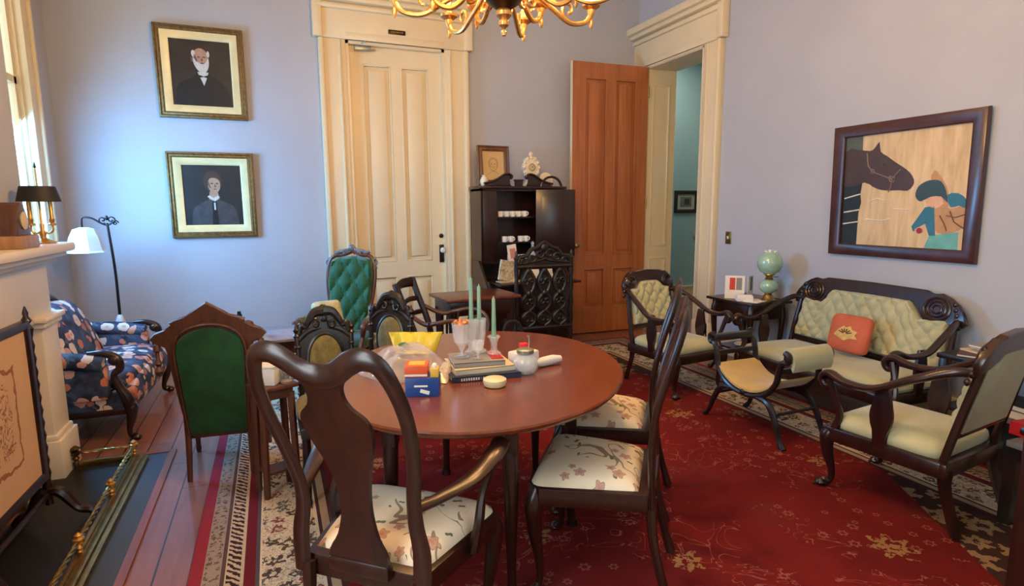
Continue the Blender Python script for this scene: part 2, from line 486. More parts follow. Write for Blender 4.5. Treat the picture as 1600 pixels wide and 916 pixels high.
# unseen window added behind the camera for its light
fr = MB()
for s in (-1, 1): fr.box((1.35+s*0.98, YF+0.02, 2.25), (0.14, 0.05, 2.7), bev=0.01)
fr.box((1.35, YF+0.02, 3.6), (2.2, 0.06, 0.22), bev=0.01); fr.box((1.35, YF+0.05, 0.97), (2.2, 0.12, 0.06), bev=0.01)
o = struct(fr.build('window_3', cream))
sb = MB()
for x in (0.43, 1.35, 2.27): sb.box((x, YF-0.1, 2.25), (0.06, 0.05, 2.5))
for z in (1.03, 2.25, 3.47): sb.box((1.35, YF-0.1, z), (1.88, 0.045, 0.05))
sb.build('sash', cream, o)
MB().box((1.35, YF-0.1, 2.25), (1.85, 0.004, 2.45)).build('window_pane', pane_m, o)

# baseboards
def baseboard(name, p0, p1, n):
    d = Vector(p1)-Vector(p0); L = d.length; a = atan2(d.y, d.x); c = (Vector(p0)+Vector(p1))/2+Vector(n)*0.012
    b = MB(); b.box((c.x, c.y, 0.085), (L, 0.024, 0.17), rz(a)); b.box((c.x+n[0]*0.004, c.y+n[1]*0.004, 0.18), (L, 0.032, 0.03), rz(a), 0.008)
    b.box((c.x+n[0]*0.012, c.y+n[1]*0.012, 0.015), (L, 0.03, 0.03), rz(a), 0.01)
    struct(b.build(name, cream))
baseboard('baseboard_back', (XL, YB, 0), (0.5, YB, 0), (0, -1, 0))
baseboard('baseboard_back.001', (2.02, YB, 0), (XR, YB, 0), (0, -1, 0))
baseboard('baseboard_right', (XR, YF, 0), (XR, 4.55, 0), (-1, 0, 0))
baseboard('baseboard_left', (XL, 4.1, 0), (XL, YB, 0), (1, 0, 0))
baseboard('baseboard_left.001', (XL, YF, 0), (XL, 1.4, 0), (1, 0, 0))
baseboard('baseboard_hall', (4.5, 7.52, 0), (6.9, 7.52, 0), (0, -1, 0))

# door casings (local: opening centred on x, facing -y)
def casing(name, w, h, loc, rot, cutleft=0.0):
    b = MB(); cw = 0.25
    for s in (-1, 1):
        c = cw-(cutleft if s == -1 else 0)
        b.box((s*(w/2+c/2), -0.02, h/2), (c, 0.04, h), bev=0.004)
        b.box((s*(w/2+c-0.025), -0.035, h/2), (0.05, 0.07, h), bev=0.014)
        b.box((s*(w/2+0.055), -0.028, h/2), (0.03, 0.055, h), bev=0.012)
        b.box((s*(w/2+c/2), -0.03, 0.14), (c+0.01, 0.08, 0.28), bev=0.008)
        b.box((s*(w/2-0.015), 0.09, h/2), (0.03, 0.24, h))
    W = w+2*cw
    b.box((0, -0.03, h+0.17), (W+0.02, 0.06, 0.34), bev=0.004)
    for s in (-1, 1):
        b.box((s*(W/2+0.0), -0.045, h+0.17), (0.085, 0.085, 0.34), bev=0.01)
    b.box((0, -0.045, h+0.285), (W+0.02, 0.09, 0.05), bev=0.02)
    b.box((0, -0.065, h+0.345), (W+0.10, 0.13, 0.05), bev=0.018)
    b.box((0, -0.085, h+0.405), (W+0.17, 0.17, 0.08), bev=0.02)
    b.box((0, -0.03, h+0.035), (w, 0.065, 0.07), bev=0.01)
    b.box((0, 0.09, h-0.015), (w, 0.24, 0.03))
    o = b.build(name, cream, loc=loc, rot=(0, 0, rot)); return struct(o)
casing('trim_1', 0.98, 3.06, (1.25, YB, 0), 0)
c2 = casing('trim_2', 0.98, 3.05, (XR, 5.31, 0), radians(-90))
# panelled jamb linings of the deep doorway
b = MB()
for y, s in ((5.80, -1), (4.82, 1)):
    b.box((XR+0.17, y+s*0.012, 1.52), (0.42, 0.024, 3.04))
    for z0, z1 in ((0.25, 0.85), (1.0, 2.85)):
        for xx in (0.06, 0.28): b.box((XR+xx, y+s*0.03, (z0+z1)/2), (0.02, 0.014, z1-z0), bev=0.004)
        for zz in (z0, z1): b.box((XR+0.17, y+s*0.03, zz), (0.24, 0.014, 0.02), bev=0.004)
b.box((XR+0.17, 5.31, 3.04), (0.42, 0.98, 0.024))
struct(b.build('trim_3', cream))

def panel_door(w, h, t, panels, mt):
    """slab in xz, front face y=0, panels = (x0,x1,z0,z1) recessed with moulding"""
    b = MB(); b.box((0, t/2+0.012, h/2), (w, t-0.024, h))
    xs = sorted(set([-w/2, w/2]+[p[0] for p in panels]+[p[1] for p in panels]))
    zs = sorted(set([0, h]+[p[2] for p in panels]+[p[3] for p in panels]))
    for side in (0, 1):
        y = 0.006 if side == 0 else t-0.006
        def inpan(x, z): return any(p[0] < x < p[1] and p[2] < z < p[3] for p in panels)
        for i in range(len(xs)-1):
            j = 0
            while j < len(zs)-1:
                if inpan((xs[i]+xs[i+1])/2, (zs[j]+zs[j+1])/2): j += 1; continue
                k = j
                while k+1 < len(zs)-1 and not inpan((xs[i]+xs[i+1])/2, (zs[k+1]+zs[k+2])/2): k += 1
                b.box(((xs[i]+xs[i+1])/2, y, (zs[j]+zs[k+1])/2), (xs[i+1]-xs[i], 0.014, zs[k+1]-zs[j])); j = k+1
        for p in panels:
            yy = 0.006 if side == 0 else t-0.006
            for x in (p[0]+0.008, p[1]-0.008): b.box((x, yy, (p[2]+p[3])/2), (0.018, 0.018, p[3]-p[2]), bev=0.006)
            for z in (p[2]+0.008, p[3]-0.008): b.box(((p[0]+p[1])/2, yy, z), (p[1]-p[0], 0.018, 0.018), bev=0.006)
            yy2 = 0.010 if side == 0 else t-0.010
            b.box(((p[0]+p[1])/2, yy2, (p[2]+p[3])/2), (p[1]-p[0]-0.11, 0.008, p[3]-p[2]-0.11), bev=0.003)
    return b
PAN = [(-0.33, -0.05, 0.28, 0.75), (0.05, 0.33, 0.28, 0.75), (-0.33, -0.05, 0.90, 2.86), (0.05, 0.33, 0.90, 2.86)]
d1 = panel_door(0.95, 3.04, 0.045, PAN, cream).build('door_1', cream, loc=(1.25, YB+0.035, 0.008)); struct(d1)
b = MB(); b.box((0.43, -0.008, 0.97), (0.05, 0.012, 0.19), bev=0.004); b.build('lock_plate', mat('dark_bronze', rgb(58, 42, 34), 0.4, 0.8), d1)
b = MB(); b.lathe([(0.008, 0), (0.008, 0.03), (0.024, 0.035), (0.03, 0.05), (0.022, 0.066), (0.005, 0.07)], 16, (0.43, -0.012, 1.01), rx(radians(90))); b.build('door_knob', white_m, d1)
b = MB(); b.lathe([(0.024, 0), (0.024, 0.008), (0.012, 0.014)], 16, (0.43, 0.0, 1.16), rx(radians(90))); b.build('deadbolt', MATS['dark_bronze'], d1)
for z in (0.35, 1.55, 2.72):
    MB().cyl((-0.478, -0.006, z-0.06), (-0.478, -0.006, z+0.06), 0.009).build('hinge', cream, d1)
b = MB(); b.box((-0.32, -0.025, 3.00), (0.16, 0.035, 0.045), bev=0.01); b.tube([(-0.36, -0.04, 3.02), (-0.30, -0.09, 3.05), (-0.25, -0.05, 3.10)], 0.007); b.prism([(-0.30, 3.02), (-0.20, 3.02), (-0.255, 3.13)], 0.012, tr(0, -0.05, 0))
b.tube([(-0.40, -0.03, 2.975), (-0.2, -0.05, 2.985)], 0.008); b.build('door_closer', steel, d1)
# door plate over the door
b = MB(); b.box((0, 0, 0), (0.17, 0.012, 0.042), bev=0.012, m=0)
for i in range(9): b.box((-0.056+i*0.014, -0.0065, 0.0), (0.006, 0.002, 0.014 if i % 3 else 0.010), m=1)
tag(b.build('door_plaque', [MATS['dark_bronze'], brass_old], loc=(1.255, YB-0.068, 3.165)), 'small dark metal plaque on the cream door header', 'plaque')

d2 = panel_door(0.96, 3.02, 0.045, PAN, fir).build('door_2', fir, loc=(3.60, 5.755, 0.012), rot=(0, 0, radians(-2.0))); struct(d2)
MB().box((-0.4825, 0.022, 1.51), (0.006, 0.045, 3.02)).build('door_edge', cream, d2)
for z in (0.3, 1.5, 2.75): MB().cyl((0.487, 0.0, z-0.06), (0.487, 0.0, z+0.06), 0.008).build('hinge', brass_old, d2)
b = MB(); b.lathe([(0.006, 0), (0.008, 0.02), (0.026, 0.03), (0.028, 0.05), (0.01, 0.06)], 14, (-0.43, 0, 1.02), rx(radians(90))); b.build('door_knob', brass_old, d2)

# ------------------------------------------------------------------ chimney breast, mantel, hearth
BX = -1.26
b = MB(); b.box(((XL+BX)/2, 2.72, ZC/2), (BX-XL, 2.60, ZC)); struct(b.build('wall_chimney', wall_m))
fire = thing('fireplace', 'cream painted fireplace surround with mantel shelf at left edge', 'fireplace', (BX, 2.72, 0))
b = MB()
b.box((0.10, 0, 1.255), (0.22, 2.68, 0.05), bev=0.016); b.box((0.085, 0, 1.218), (0.18, 2.60, 0.03), bev=0.01); b.box((0.07, 0, 1.19), (0.13, 2.52, 0.03), bev=0.01)
b.build('mantel_shelf', mantel_w, fire)
b = MB(); b.box((0.045, 0, 1.03), (0.09, 2.46, 0.32), bev=0.004); b.build('frieze', mantel_w, fire)
for s in (-1, 1):
    b = MB(); y = s*1.11
    b.box((0.055, y, 0.50), (0.11, 0.24, 0.74), bev=0.006); b.box((0.065, y, 0.885), (0.16, 0.31, 0.03), bev=0.01); b.box((0.06, y, 0.855), (0.14, 0.28, 0.03), bev=0.008)
    b.box((0.065, y, 0.11), (0.15, 0.29, 0.22), bev=0.006); b.box((0.06, y, 0.235), (0.13, 0.265, 0.03), bev=0.01)
    b.build('pilaster', mantel_w, fire)
def tile_mat():
    m = bpy.data.materials.new('fireplace_tiles'); t = NT(m)
    v = t.mapping(t.coord(), (1, 1, 1)); x = t.sep(v)
    n = t.n.new('ShaderNodeTexBrick'); t.link(t.comb(x[1], x[2], 0.0), n.inputs['Vector']); n.offset = 0
    n.inputs['Scale'].default_value = 1; n.inputs['Brick Width'].default_value = 0.15; n.inputs['Row Height'].default_value = 0.15
    n.inputs['Mortar Size'].default_value = 0.004
    n.inputs['Color1'].default_value = rgb(196, 172, 140); n.inputs['Color2'].default_value = rgb(150, 118, 92); n.inputs['Mortar'].default_value = rgb(120, 104, 86)
    t.link(n.outputs[0], t.bsdf.inputs['Base Color']); t.bsdf.inputs['Roughness'].default_value = 0.3
    return m
b = MB()
b.box((0.035, 0, 0.80), (0.05, 1.99, 0.14)); 
for s in (-1, 1): b.box((0.035, s*0.82, 0.37), (0.05, 0.35, 0.74))
b.build('tile_surround', tile_mat(), fire)
b = MB()
for s in (-1, 1): b.box((0.04, s*0.64, 0.37), (0.06, 0.03, 0.74))
b.box((0.04, 0, 0.735), (0.06, 1.3, 0.03)); b.box((0.015, 0, 0.36), (0.01, 1.26, 0.72), m=1); b.build('firebox', [brass_old, mat('soot_black', rgb(14, 12, 12), 0.9)], fire)

slate = mat('slate_hearth', rgb(64, 70, 84), 0.45, var=0.12, vscale=5)
inner_black = mat('inner_hearth_black', rgb(26, 22, 20), 0.5, var=0.2, vscale=4)  # nearly black tone of the inner hearth panel
b = MB(); b.box((-0.93, 2.75, 0.004), (0.56, 2.22, 0.008), m=0); b.box((-1.03, 2.75, 0.0045), (0.34, 2.08, 0.009), m=1); struct(b.build('trim_4', [slate, inner_black]))
b = MB(); b.box((-0.635, 2.75, 0.006), (0.035, 2.29, 0.012)); b.box((-0.93, 3.877, 0.006), (0.56, 0.035, 0.012)); struct(b.build('trim_5', wood('hearth_border_wood', rgb(120, 60, 34), rgb(160, 88, 54), 0.35, (10, 1, 10))))

# ------------------------------------------------------------------ rug
def rug_mat():
    m = bpy.data.materials.new('oriental_rug'); t = NT(m)
    v = t.coord(); x = t.sep(v)
    cx, cy, hx, hy = 1.615, 2.96, 2.005, 2.46
    px = t.math('ABSOLUTE', t.math('SUBTRACT', x[0], cx)); py = t.math('ABSOLUTE', t.math('SUBTRACT', x[1], cy))
    d = t.math('MINIMUM', t.math('SUBTRACT', hx, px), t.math('SUBTRACT', hy, py))
    # rounded inner corners of the red field
    fr = t.noise(v, 150, 2)
    base = t.ramp(t.math('DIVIDE', d, 1.0), [
        (0.0, rgb(150, 52, 66)), (0.05, rgb(158, 142, 128)), (0.115, rgb(92, 72, 70)), (0.13, rgb(196, 176, 150)), (0.20, rgb(108, 34, 44)),
        (0.245, rgb(84, 78, 84)), (0.258, rgb(214, 198, 170)), (0.505, rgb(70, 50, 50)), (0.52, rgb(176, 150, 120)), (0.555, rgb(74, 42, 42)), (0.585, rgb(118, 30, 28))], 'CONSTANT')
    # swap coordinate so motifs run along the border
    dn = t.vmath('SCALE', t.vmath('SUBTRACT', t.noise(v, 26, 2, col=True), (0.5, 0.5, 0.5))); dn.node.inputs['Scale'].default_value = 0.07
    vd = t.vmath('ADD', v, dn)
    msk, rel, col = t.flower(vd, 11.0, 0.36, 5, 0.9, 0.3)
    mcol = t.ramp(col[0], [(0, rgb(44, 32, 38)), (0.35, rgb(120, 44, 48)), (0.6, rgb(82, 84, 90)), (0.8, rgb(60, 38, 30))], 'CONSTANT')
    ring = t.math('GREATER_THAN', rel, 0.35)
    fl = t.math('MULTIPLY', msk, ring)
    inb = t.math('MULTIPLY', t.math('GREATER_THAN', d, 0.27), t.math('LESS_THAN', d, 0.495))
    vine = t.noise(v, 22, 2, 0.5, 2.0)
    vm = t.math('LESS_THAN', t.math('ABSOLUTE', t.math('SUBTRACT', vine, 0.5)), 0.022)
    c1 = t.mix(t.math('MULTIPLY', inb, t.math('MULTIPLY', vm, 0.75)), base, rgb(110, 76, 64))
    c1 = t.mix(t.math('MULTIPLY', inb, t.math('MULTIPLY', fl, 0.9)), c1, mcol)
    # guard stripes
    ing = t.math('MULTIPLY', t.math('GREATER_THAN', d, 0.138), t.math('LESS_THAN', d, 0.19))
    along = t.math('ADD', x[0], x[1])
    st = t.math('LESS_THAN', t.math('FRACT', t.math('MULTIPLY', t.math('ADD', along, t.math('MULTIPLY', t.noise(v, 30, 2), 0.05)), 26.0)), 0.5)
    c1 = t.mix(t.math('MULTIPLY', ing, st), c1, rgb(60, 40, 46))
    ing2 = t.math('MULTIPLY', t.math('GREATER_THAN', d, 0.055), t.math('LESS_THAN', d, 0.112))
    m2, r2_, c2_ = t.flower(vd, 30.0, 0.3, 4, 0.5, 0.3)
    c1 = t.mix(t.math('MULTIPLY', ing2, t.math('MULTIPLY', m2, 0.8)), c1, rgb(84, 66, 70))
    # field
    inf = t.math('GREATER_THAN', d, 0.585)
    wf = t.noise(v, 1.7, 4, 0.6)
    fc = t.ramp(wf, [(0.3, rgb(96, 22, 20)), (0.55, rgb(118, 30, 28)), (0.75, rgb(108, 42, 36))])
    m3, r3, c3 = t.flower(v, 9.5, 0.20, 6, 0.95, 0.25, 0.7)
    zone = t.math('GREATER_THAN', t.noise(v, 1.35, 2), 0.50)
    s3 = t.math('MULTIPLY', t.math('MULTIPLY', m3, t.math('GREATER_THAN', r3, 0.55)), zone)
    fc = t.mix(t.math('MULTIPLY', s3, 0.42), fc, rgb(180, 118, 98))
    m4, r4, c4 = t.flower(v, 2.4, 0.20, 7, 0.8, 0.30, 0.35)
    s4 = t.math('MULTIPLY', m4, t.math('GREATER_THAN', t.noise(v, 46, 2), 0.49))
    fc = t.mix(t.math('MULTIPLY', s4, 0.7), fc, rgb(168, 136, 88))
    vn = t.noise(v, 5.5, 2, 0.5, 1.6)
    v2 = t.math('MULTIPLY', t.math('LESS_THAN', t.math('ABSOLUTE', t.math('SUBTRACT', vn, 0.5)), 0.008), t.math('GREATER_THAN', t.noise(v, 2.2, 2), 0.52))
    fc = t.mix(t.math('MULTIPLY', v2, 0.35), fc, rgb(198, 128, 108))
    cut = t.math('GREATER_THAN', t.math('ADD', t.math('MULTIPLY', px, 0.85), t.math('MULTIPLY', py, 0.54)), 1.73)
    m5, r5, k5 = t.flower(vd, 6.0, 0.40, 6, 0.8, 0.3)
    sp = t.mix(t.math('MULTIPLY', m5, t.math('GREATER_THAN', r5, 0.3)), rgb(62, 42, 36), rgb(150, 122, 88))
    fc = t.mix(cut, fc, sp)
    c1 = t.mix(inf, c1, fc)
    c1 = t.mix(t.math('MULTIPLY', t.math('SUBTRACT', fr, 0.35, clamp=True), 0.8), c1, rgb(60, 30, 30))
    t.put(t.bsdf.inputs['Base Color'], c1); t.bsdf.inputs['Roughness'].default_value = 0.95; t.bsdf.inputs['Specular IOR Level'].default_value = 0.1
    t.bump(fr, 0.35, 0.004)
    return m
rug = MB().box((1.615, 2.96, 0.004), (4.01, 4.92, 0.008), bev=0.003).build('oriental_rug', rug_mat())
tag(rug, 'large red oriental rug with cream floral border on the wooden floor', 'rug')
RZ = 0.008

# ------------------------------------------------------------------ fabrics
def floral_seat():
    m = bpy.data.materials.new('needlepoint_floral'); t = NT(m)
    v = t.coord(); w = t.noise(v, 3.0, 2, 0.5)
    vn = t.noise(v, 6.0, 1.2, 0.5, 0.8)
    zone = t.math('GREATER_THAN', t.noise(t.mapping(v, loc=(3.1, 1.7, 0)), 5.0, 1), 0.47)
    br = t.math('MULTIPLY', t.math('LESS_THAN', t.math('ABSOLUTE', t.math('SUBTRACT', vn, 0.5)), 0.009), zone)
    c = t.mix(t.math('MULTIPLY', br, 0.8), t.ramp(w, [(0.3, rgb(226, 208, 178)), (0.7, rgb(240, 226, 200))]), rgb(118, 96, 66))
    m1, r1, k1 = t.flower(v, 13.0, 0.28, 5, 0.9, 0.2, 0.42)
    pc = t.ramp(r1, [(0.0, rgb(150, 110, 60)), (0.25, rgb(176, 122, 104)), (0.8, rgb(196, 150, 132)), (1.0, rgb(120, 84, 66))])
    c = t.mix(t.math('MULTIPLY', m1, 0.85), c, pc)
    m2, r2_, k2 = t.flower(t.mapping(v, loc=(0.4, 0.23, 0)), 20.0, 0.24, 2, 0.95, 0.55, 0.35)
    c = t.mix(t.math('MULTIPLY', m2, zone), c, rgb(112, 116, 78))
    t.put(t.bsdf.inputs['Base Color'], c); t.bsdf.inputs['Roughness'].default_value = 0.9
    t.bump(t.noise(v, 260, 1), 0.25, 0.002)
    return m
floral_m = floral_seat()
def big_floral():
    m = bpy.data.materials.new('navy_floral_upholstery'); t = NT(m)
    v = t.coord()
    def proj(scale, r, pet, sel, off, ax):
        x = t.sep(v)
        vv = t.comb(x[ax[0]], x[ax[1]], 0.0)
        return t.flower(t.mapping(vv, loc=off), scale, r, pet, 0.8, 0.3, sel)
    x = t.sep(v)
    q = t.comb(t.math('ADD', x[0], t.math('MULTIPLY', x[1], 0.5)), t.math('ADD', x[2], t.math('MULTIPLY', x[1], 0.85)), 0.0)
    base = t.ramp(t.noise(v, 9, 2), [(0.4, rgb(26, 30, 50)), (0.6, rgb(60, 72, 100))])
    m2, r2_, k2 = t.flower(t.mapping(q, loc=(0.31, 0.2, 0)), 17.0, 0.36, 3, 0.9, 0.5, 0.35)
    c = t.mix(m2, base, rgb(74, 86, 106))
    nd = t.vmath('SCALE', t.vmath('SUBTRACT', t.noise(v, 14, 2, col=True), (0.5, 0.5, 0.5))); nd.node.inputs['Scale'].default_value = 0.05
    vo = t.voro(t.vmath('ADD', v, nd), 11.5, rand=0.8)
    k1 = t.sep(vo.outputs['Color']); rr_ = t.math('ADD', 0.34, t.math('MULTIPLY', k1[1], 0.2))
    m1 = t.math('MULTIPLY', t.math('LESS_THAN', vo.outputs['Distance'], rr_), t.math('LESS_THAN', k1[2], 0.85)); r1 = t.math('DIVIDE', vo.outputs['Distance'], rr_)
    fc = t.ramp(k1[0], [(0, rgb(214, 156, 132)), (0.35, rgb(222, 196, 176)), (0.75, rgb(196, 116, 88))], 'CONSTANT')
    fc = t.mix(t.ramp(r1, [(0.1, (1, 1, 1, 1)), (0.5, (0, 0, 0, 1))]), fc, rgb(176, 96, 70))
    c = t.mix(m1, c, fc)
    t.put(t.bsdf.inputs['Base Color'], c); t.bsdf.inputs['Roughness'].default_value = 0.7
    t.bump(t.noise(v, 200, 2), 0.2, 0.002)
    return m
bigfloral_m = big_floral()
sage = mat('sage_velvet', rgb(182, 180, 140), 0.8, sheen=0.4, var=0.10, vscale=7)
sage_back = mat('sage_linen', rgb(170, 160, 130), 0.9, var=0.06, vscale=9, bump=0.2, bscale=220)
green_v = mat('emerald_velvet', rgb(8, 74, 38), 0.75, sheen=0.5, var=0.35, vscale=12)
green_lt = mat('green_velvet_light', rgb(14, 84, 46), 0.7, sheen=0.8, var=0.35, vscale=14)
olive = mat('olive_velvet', rgb(114, 102, 54), 0.8, sheen=0.3, var=0.4, vscale=22)
yellow_sage = mat('yellow_sage_velvet', rgb(196, 168, 104), 0.75, sheen=0.4, var=0.12, vscale=8)

def cab_leg(mb, x, y, h, dx, dy, s=1.0, foot=True, m=0):
    l = sqrt(dx*dx+dy*dy) or 1; dx, dy = dx/l, dy/l
    P = [(0, h), (0.022, h*0.86), (0.018, h*0.62), (-0.004, h*0.30), (-0.002, h*0.12), (0.02, 0.028), (0.036, 0.014)]
    Rr = [0.03, 0.034, 0.026, 0.016, 0.013, 0.022, 0.022]
    mb.tube([(x+dx*a*s, y+dy*a*s, max(z, 0.013)) for a, z in P], [min(r*s, 1) if i < 5 else (r*s, 0.013) for i, r in enumerate(Rr)], 10, smooth=4, m=m, ref=None)
    if foot: mb.ball((x+dx*0.036*s, y+dy*0.036*s, 0.02*s), (0.028*s, 0.028*s, 0.02*s), 10, 6, m)

# ------------------------------------------------------------------ Queen Anne chairs (local: faces +y)
def queen_anne(name, label, loc, rot, arms, group=None, wd=mahog, H=1.09, SZ=0.44, F2=0.255, rake=1.0, wide=1.0):
    t = thing(name, label, 'chair', loc, rot, group)
    W2, D0, D1 = 0.20, -0.20, 0.23
    b = MB()
    out = [(-W2, D0), (W2, D0), (F2, D1-0.05), (F2-0.04, D1), (-F2+0.04, D1), (-F2, D1-0.05)]
    M = tr(0, 0, SZ-0.085) @ rx(radians(90))
    # apron as an extruded ring-like slab
    b.prism([(x, -y) for x, y in out][::-1], 0.07, tr(0, 0, SZ-0.085) @ Matrix(((1, 0, 0, 0), (0, 0, -1, 0), (0, 1, 0, 0), (0, 0, 0, 1))), 0.006)
    b.build('seat_frame', wd, t)
    b = MB()
    def sfn(u, v):
        a = (u-0.5)*2; c = (v-0.5)*2
        # squircle disk mapping
        yy = D0+0.03+(D1-D0-0.035)*v; hw = (W2-0.012)+(F2-W2)*min(1, v*1.1)
        hw *= (1-0.10*max(0, (v-0.86)/0.14)**2)
        e = (1-abs(a)**5)*(1-abs(c)**5)
        return Vector((a*hw, yy, SZ-0.02+0.045*e**0.45+0.008*(1-a*a)*(1-c*c)))
    b.surf(sfn, 22, 22, thick=lambda u, v: Vector((sfn(u, v).x, sfn(u, v).y, SZ-0.022)))
    b.build('seat', floral_m, t)
    # back: yoke outline (x, z) and rake y(z)
    def yb(z):
        k = max(0, z-SZ)
        return -0.215-(0.10*k+0.16*k*k)*rake+0.022*sin(k*7.0)
    kk = (H-SZ)/0.64
    st = [(0.198, SZ-0.06), (0.200, SZ+0.06), (0.186, SZ+0.14*kk), (0.186, SZ+0.22*kk), (0.205, SZ+0.33*kk), (0.219, SZ+0.44*kk), (0.214, SZ+0.54*kk), (0.186, H-0.022), (0.142, H-0.002), (0.100, H-0.016), (0.052, H-0.048), (0.0, H-0.062)]
    pts = [(-x, z) for x, z in st]+[(x, z) for x, z in reversed(st[:-1])]
    rr = [0.028, 0.029, 0.025, 0.023, 0.022, 0.022, 0.023, 0.026, 0.029, 0.031, 0.031, 0.033]; rr = rr+rr[-2::-1]
    b = MB(); b.tube([(x, yb(z), z) for x, z in pts], [(r, 0.013) for r in rr], 10, smooth=4, ref=(0, 1, 0))
    b.build('back_frame', wd, t)
    half = spl([(0.100, SZ-0.03), (0.094, SZ+0.03), (0.066, SZ+0.08), (0.050, SZ+0.15), (0.052, SZ+0.22*kk), (0.070, SZ+0.30*kk), (0.096, SZ+0.37*kk), (0.107, SZ+0.425*kk), (0.098, SZ+0.462*kk), (0.066, SZ+0.492*kk), (0.054, SZ+0.525*kk), (0.062, SZ+0.56*kk), (0.090, H-0.055)], 3)
    b = MB(); n = len(half)
    fr = [[Vector((-x, yb(z)+dy, z)), Vector((x, yb(z)+dy, z))] for dy in (0.008, -0.008) for x, z in half]
    R = [[Vector((-x, yb(z)-0.007, z)), Vector((x, yb(z)-0.007, z)), Vector((x, yb(z)+0.007, z)), Vector((-x, yb(z)+0.007, z))] for x, z in half]
    b.rings(R); b.box((0, yb(SZ)+0.004, SZ-0.015), (0.2, 0.035, 0.05), bev=0.01)
    b.build('splat', wd, t)
    for s in (-1, 1):
        b = MB(); cab_leg(b, s*(F2-0.04), D1-0.04, SZ-0.03, s*0.7, 0.7); b.build('leg', wd, t)
        b = MB(); b.tube([(s*0.18, D0-0.01, SZ-0.03), (s*0.18, D0-0.02, SZ*0.6), (s*0.185, D0-0.055, 0.12), (s*0.187, D0-0.085, 0.012)], [(0.021, 0.021), (0.017, 0.018), (0.016, 0.017), (0.021, 0.021)], 8, smooth=3); b.build('leg', wd, t)
        if arms:
            b = MB()
            za = SZ+0.195
            b.tube([(s*0.190, yb(za)+0.01, za), (s*0.222, -0.14, za+0.0), (s*0.275, -0.02, za+0.012), (s*0.305, 0.08, za+0.05), (s*0.300, 0.15, za+0.06), (s*0.275, 0.19, za+0.04)],
                   [(0.016, 0.02), (0.014, 0.022), (0.013, 0.03), (0.014, 0.032), (0.016, 0.03), (0.018, 0.02)], 10, smooth=5, ref=(1, 0, 0))
            b.build('arm', wd, t)
            b = MB(); b.tube([(s*0.250, 0.03, SZ-0.06), (s*0.268, 0.035, SZ+0.03), (s*0.268, 0.075, SZ+0.12), (s*0.298, 0.11, za+0.04)], [(0.02, 0.026), (0.016, 0.022), (0.014, 0.018), (0.015, 0.02)], 8, smooth=4, ref=(0, 1, 0)); b.build('arm_support', wd, t)
    return t
def face(dx, dy): return atan2(-dx, dy)   # local +y -> (dx,dy)
qa1 = queen_anne('queen_anne_armchair', 'large mahogany armchair with vase splat and floral seat, its back to us in front', (0.318, 1.743, RZ), face(0.66, 0.75), True, F2=0.275)
qa2 = queen_anne('queen_anne_chair', 'mahogany side chair with cream floral seat, nearer one at the right of the table', (1.13, 1.855, RZ), face(-0.785, 0.62), False, 'dining chairs along the right of the table', H=1.08, SZ=0.46, rake=0.6)
dup(qa2, (1.49, 2.345, RZ), face(-0.775, 0.63), 'mahogany side chair with floral seat, farther one of the pair right of the table')

# ------------------------------------------------------------------ dining table
tb = thing('dining_table', 'oval mahogany dining table covered with books, glasses and bags', 'table', (0.81, 2.34, RZ), radians(60))
TZ = 0.76
b = MB()
def ov(a, bb, z, n=64): return [Vector((a*cos(2*pi*i/n), bb*sin(2*pi*i/n), z)) for i in range(n)]
A, B_ = 0.76, 0.625
b.rings([ov(A-0.03, B_-0.03, TZ-RZ-0.030), ov(A-0.012, B_-0.012, TZ-RZ-0.026), ov(A-0.002, B_-0.002, TZ-RZ-0.014), ov(A, B_, TZ-RZ-0.006), ov(A-0.005, B_-0.005, TZ-RZ)])
b.build('tabletop', tabletop_m, tb)
b = MB(); b.box((0, 0.26, 0.68), (0.94, 0.02, 0.085)); b.box((0, -0.20, 0.68), (0.94, 0.02, 0.085)); b.box((0.48, 0.03, 0.68), (0.02, 0.48, 0.085)); b.box((-0.46, 0.03, 0.68), (0.02, 0.48, 0.085)); b.build('apron', mahog_dk, tb)
for x, y in ((-0.47, -0.20), (0.50, -0.20), (0.48, 0.28), (-0.44, 0.26), (0.06, -0.40), (0.10, 0.44)):
    b = MB(); b.box((x, y, 0.64), (0.055, 0.055, 0.15), bev=0.004); 
    b.tube([(x, y, 0.58), (x*1.01, y*1.01, 0.4), (x*1.01, y*1.01, 0.1), (x*1.03, y*1.03, 0.02)], [0.03, 0.026, 0.017, 0.02], 10, smooth=3)
    b.tube([(x*1.03, y*1.03, 0.03), (x*1.03, y*1.03, 0.0)], [0.022, 0.026], 10); b.build('leg', mahog_dk, tb)

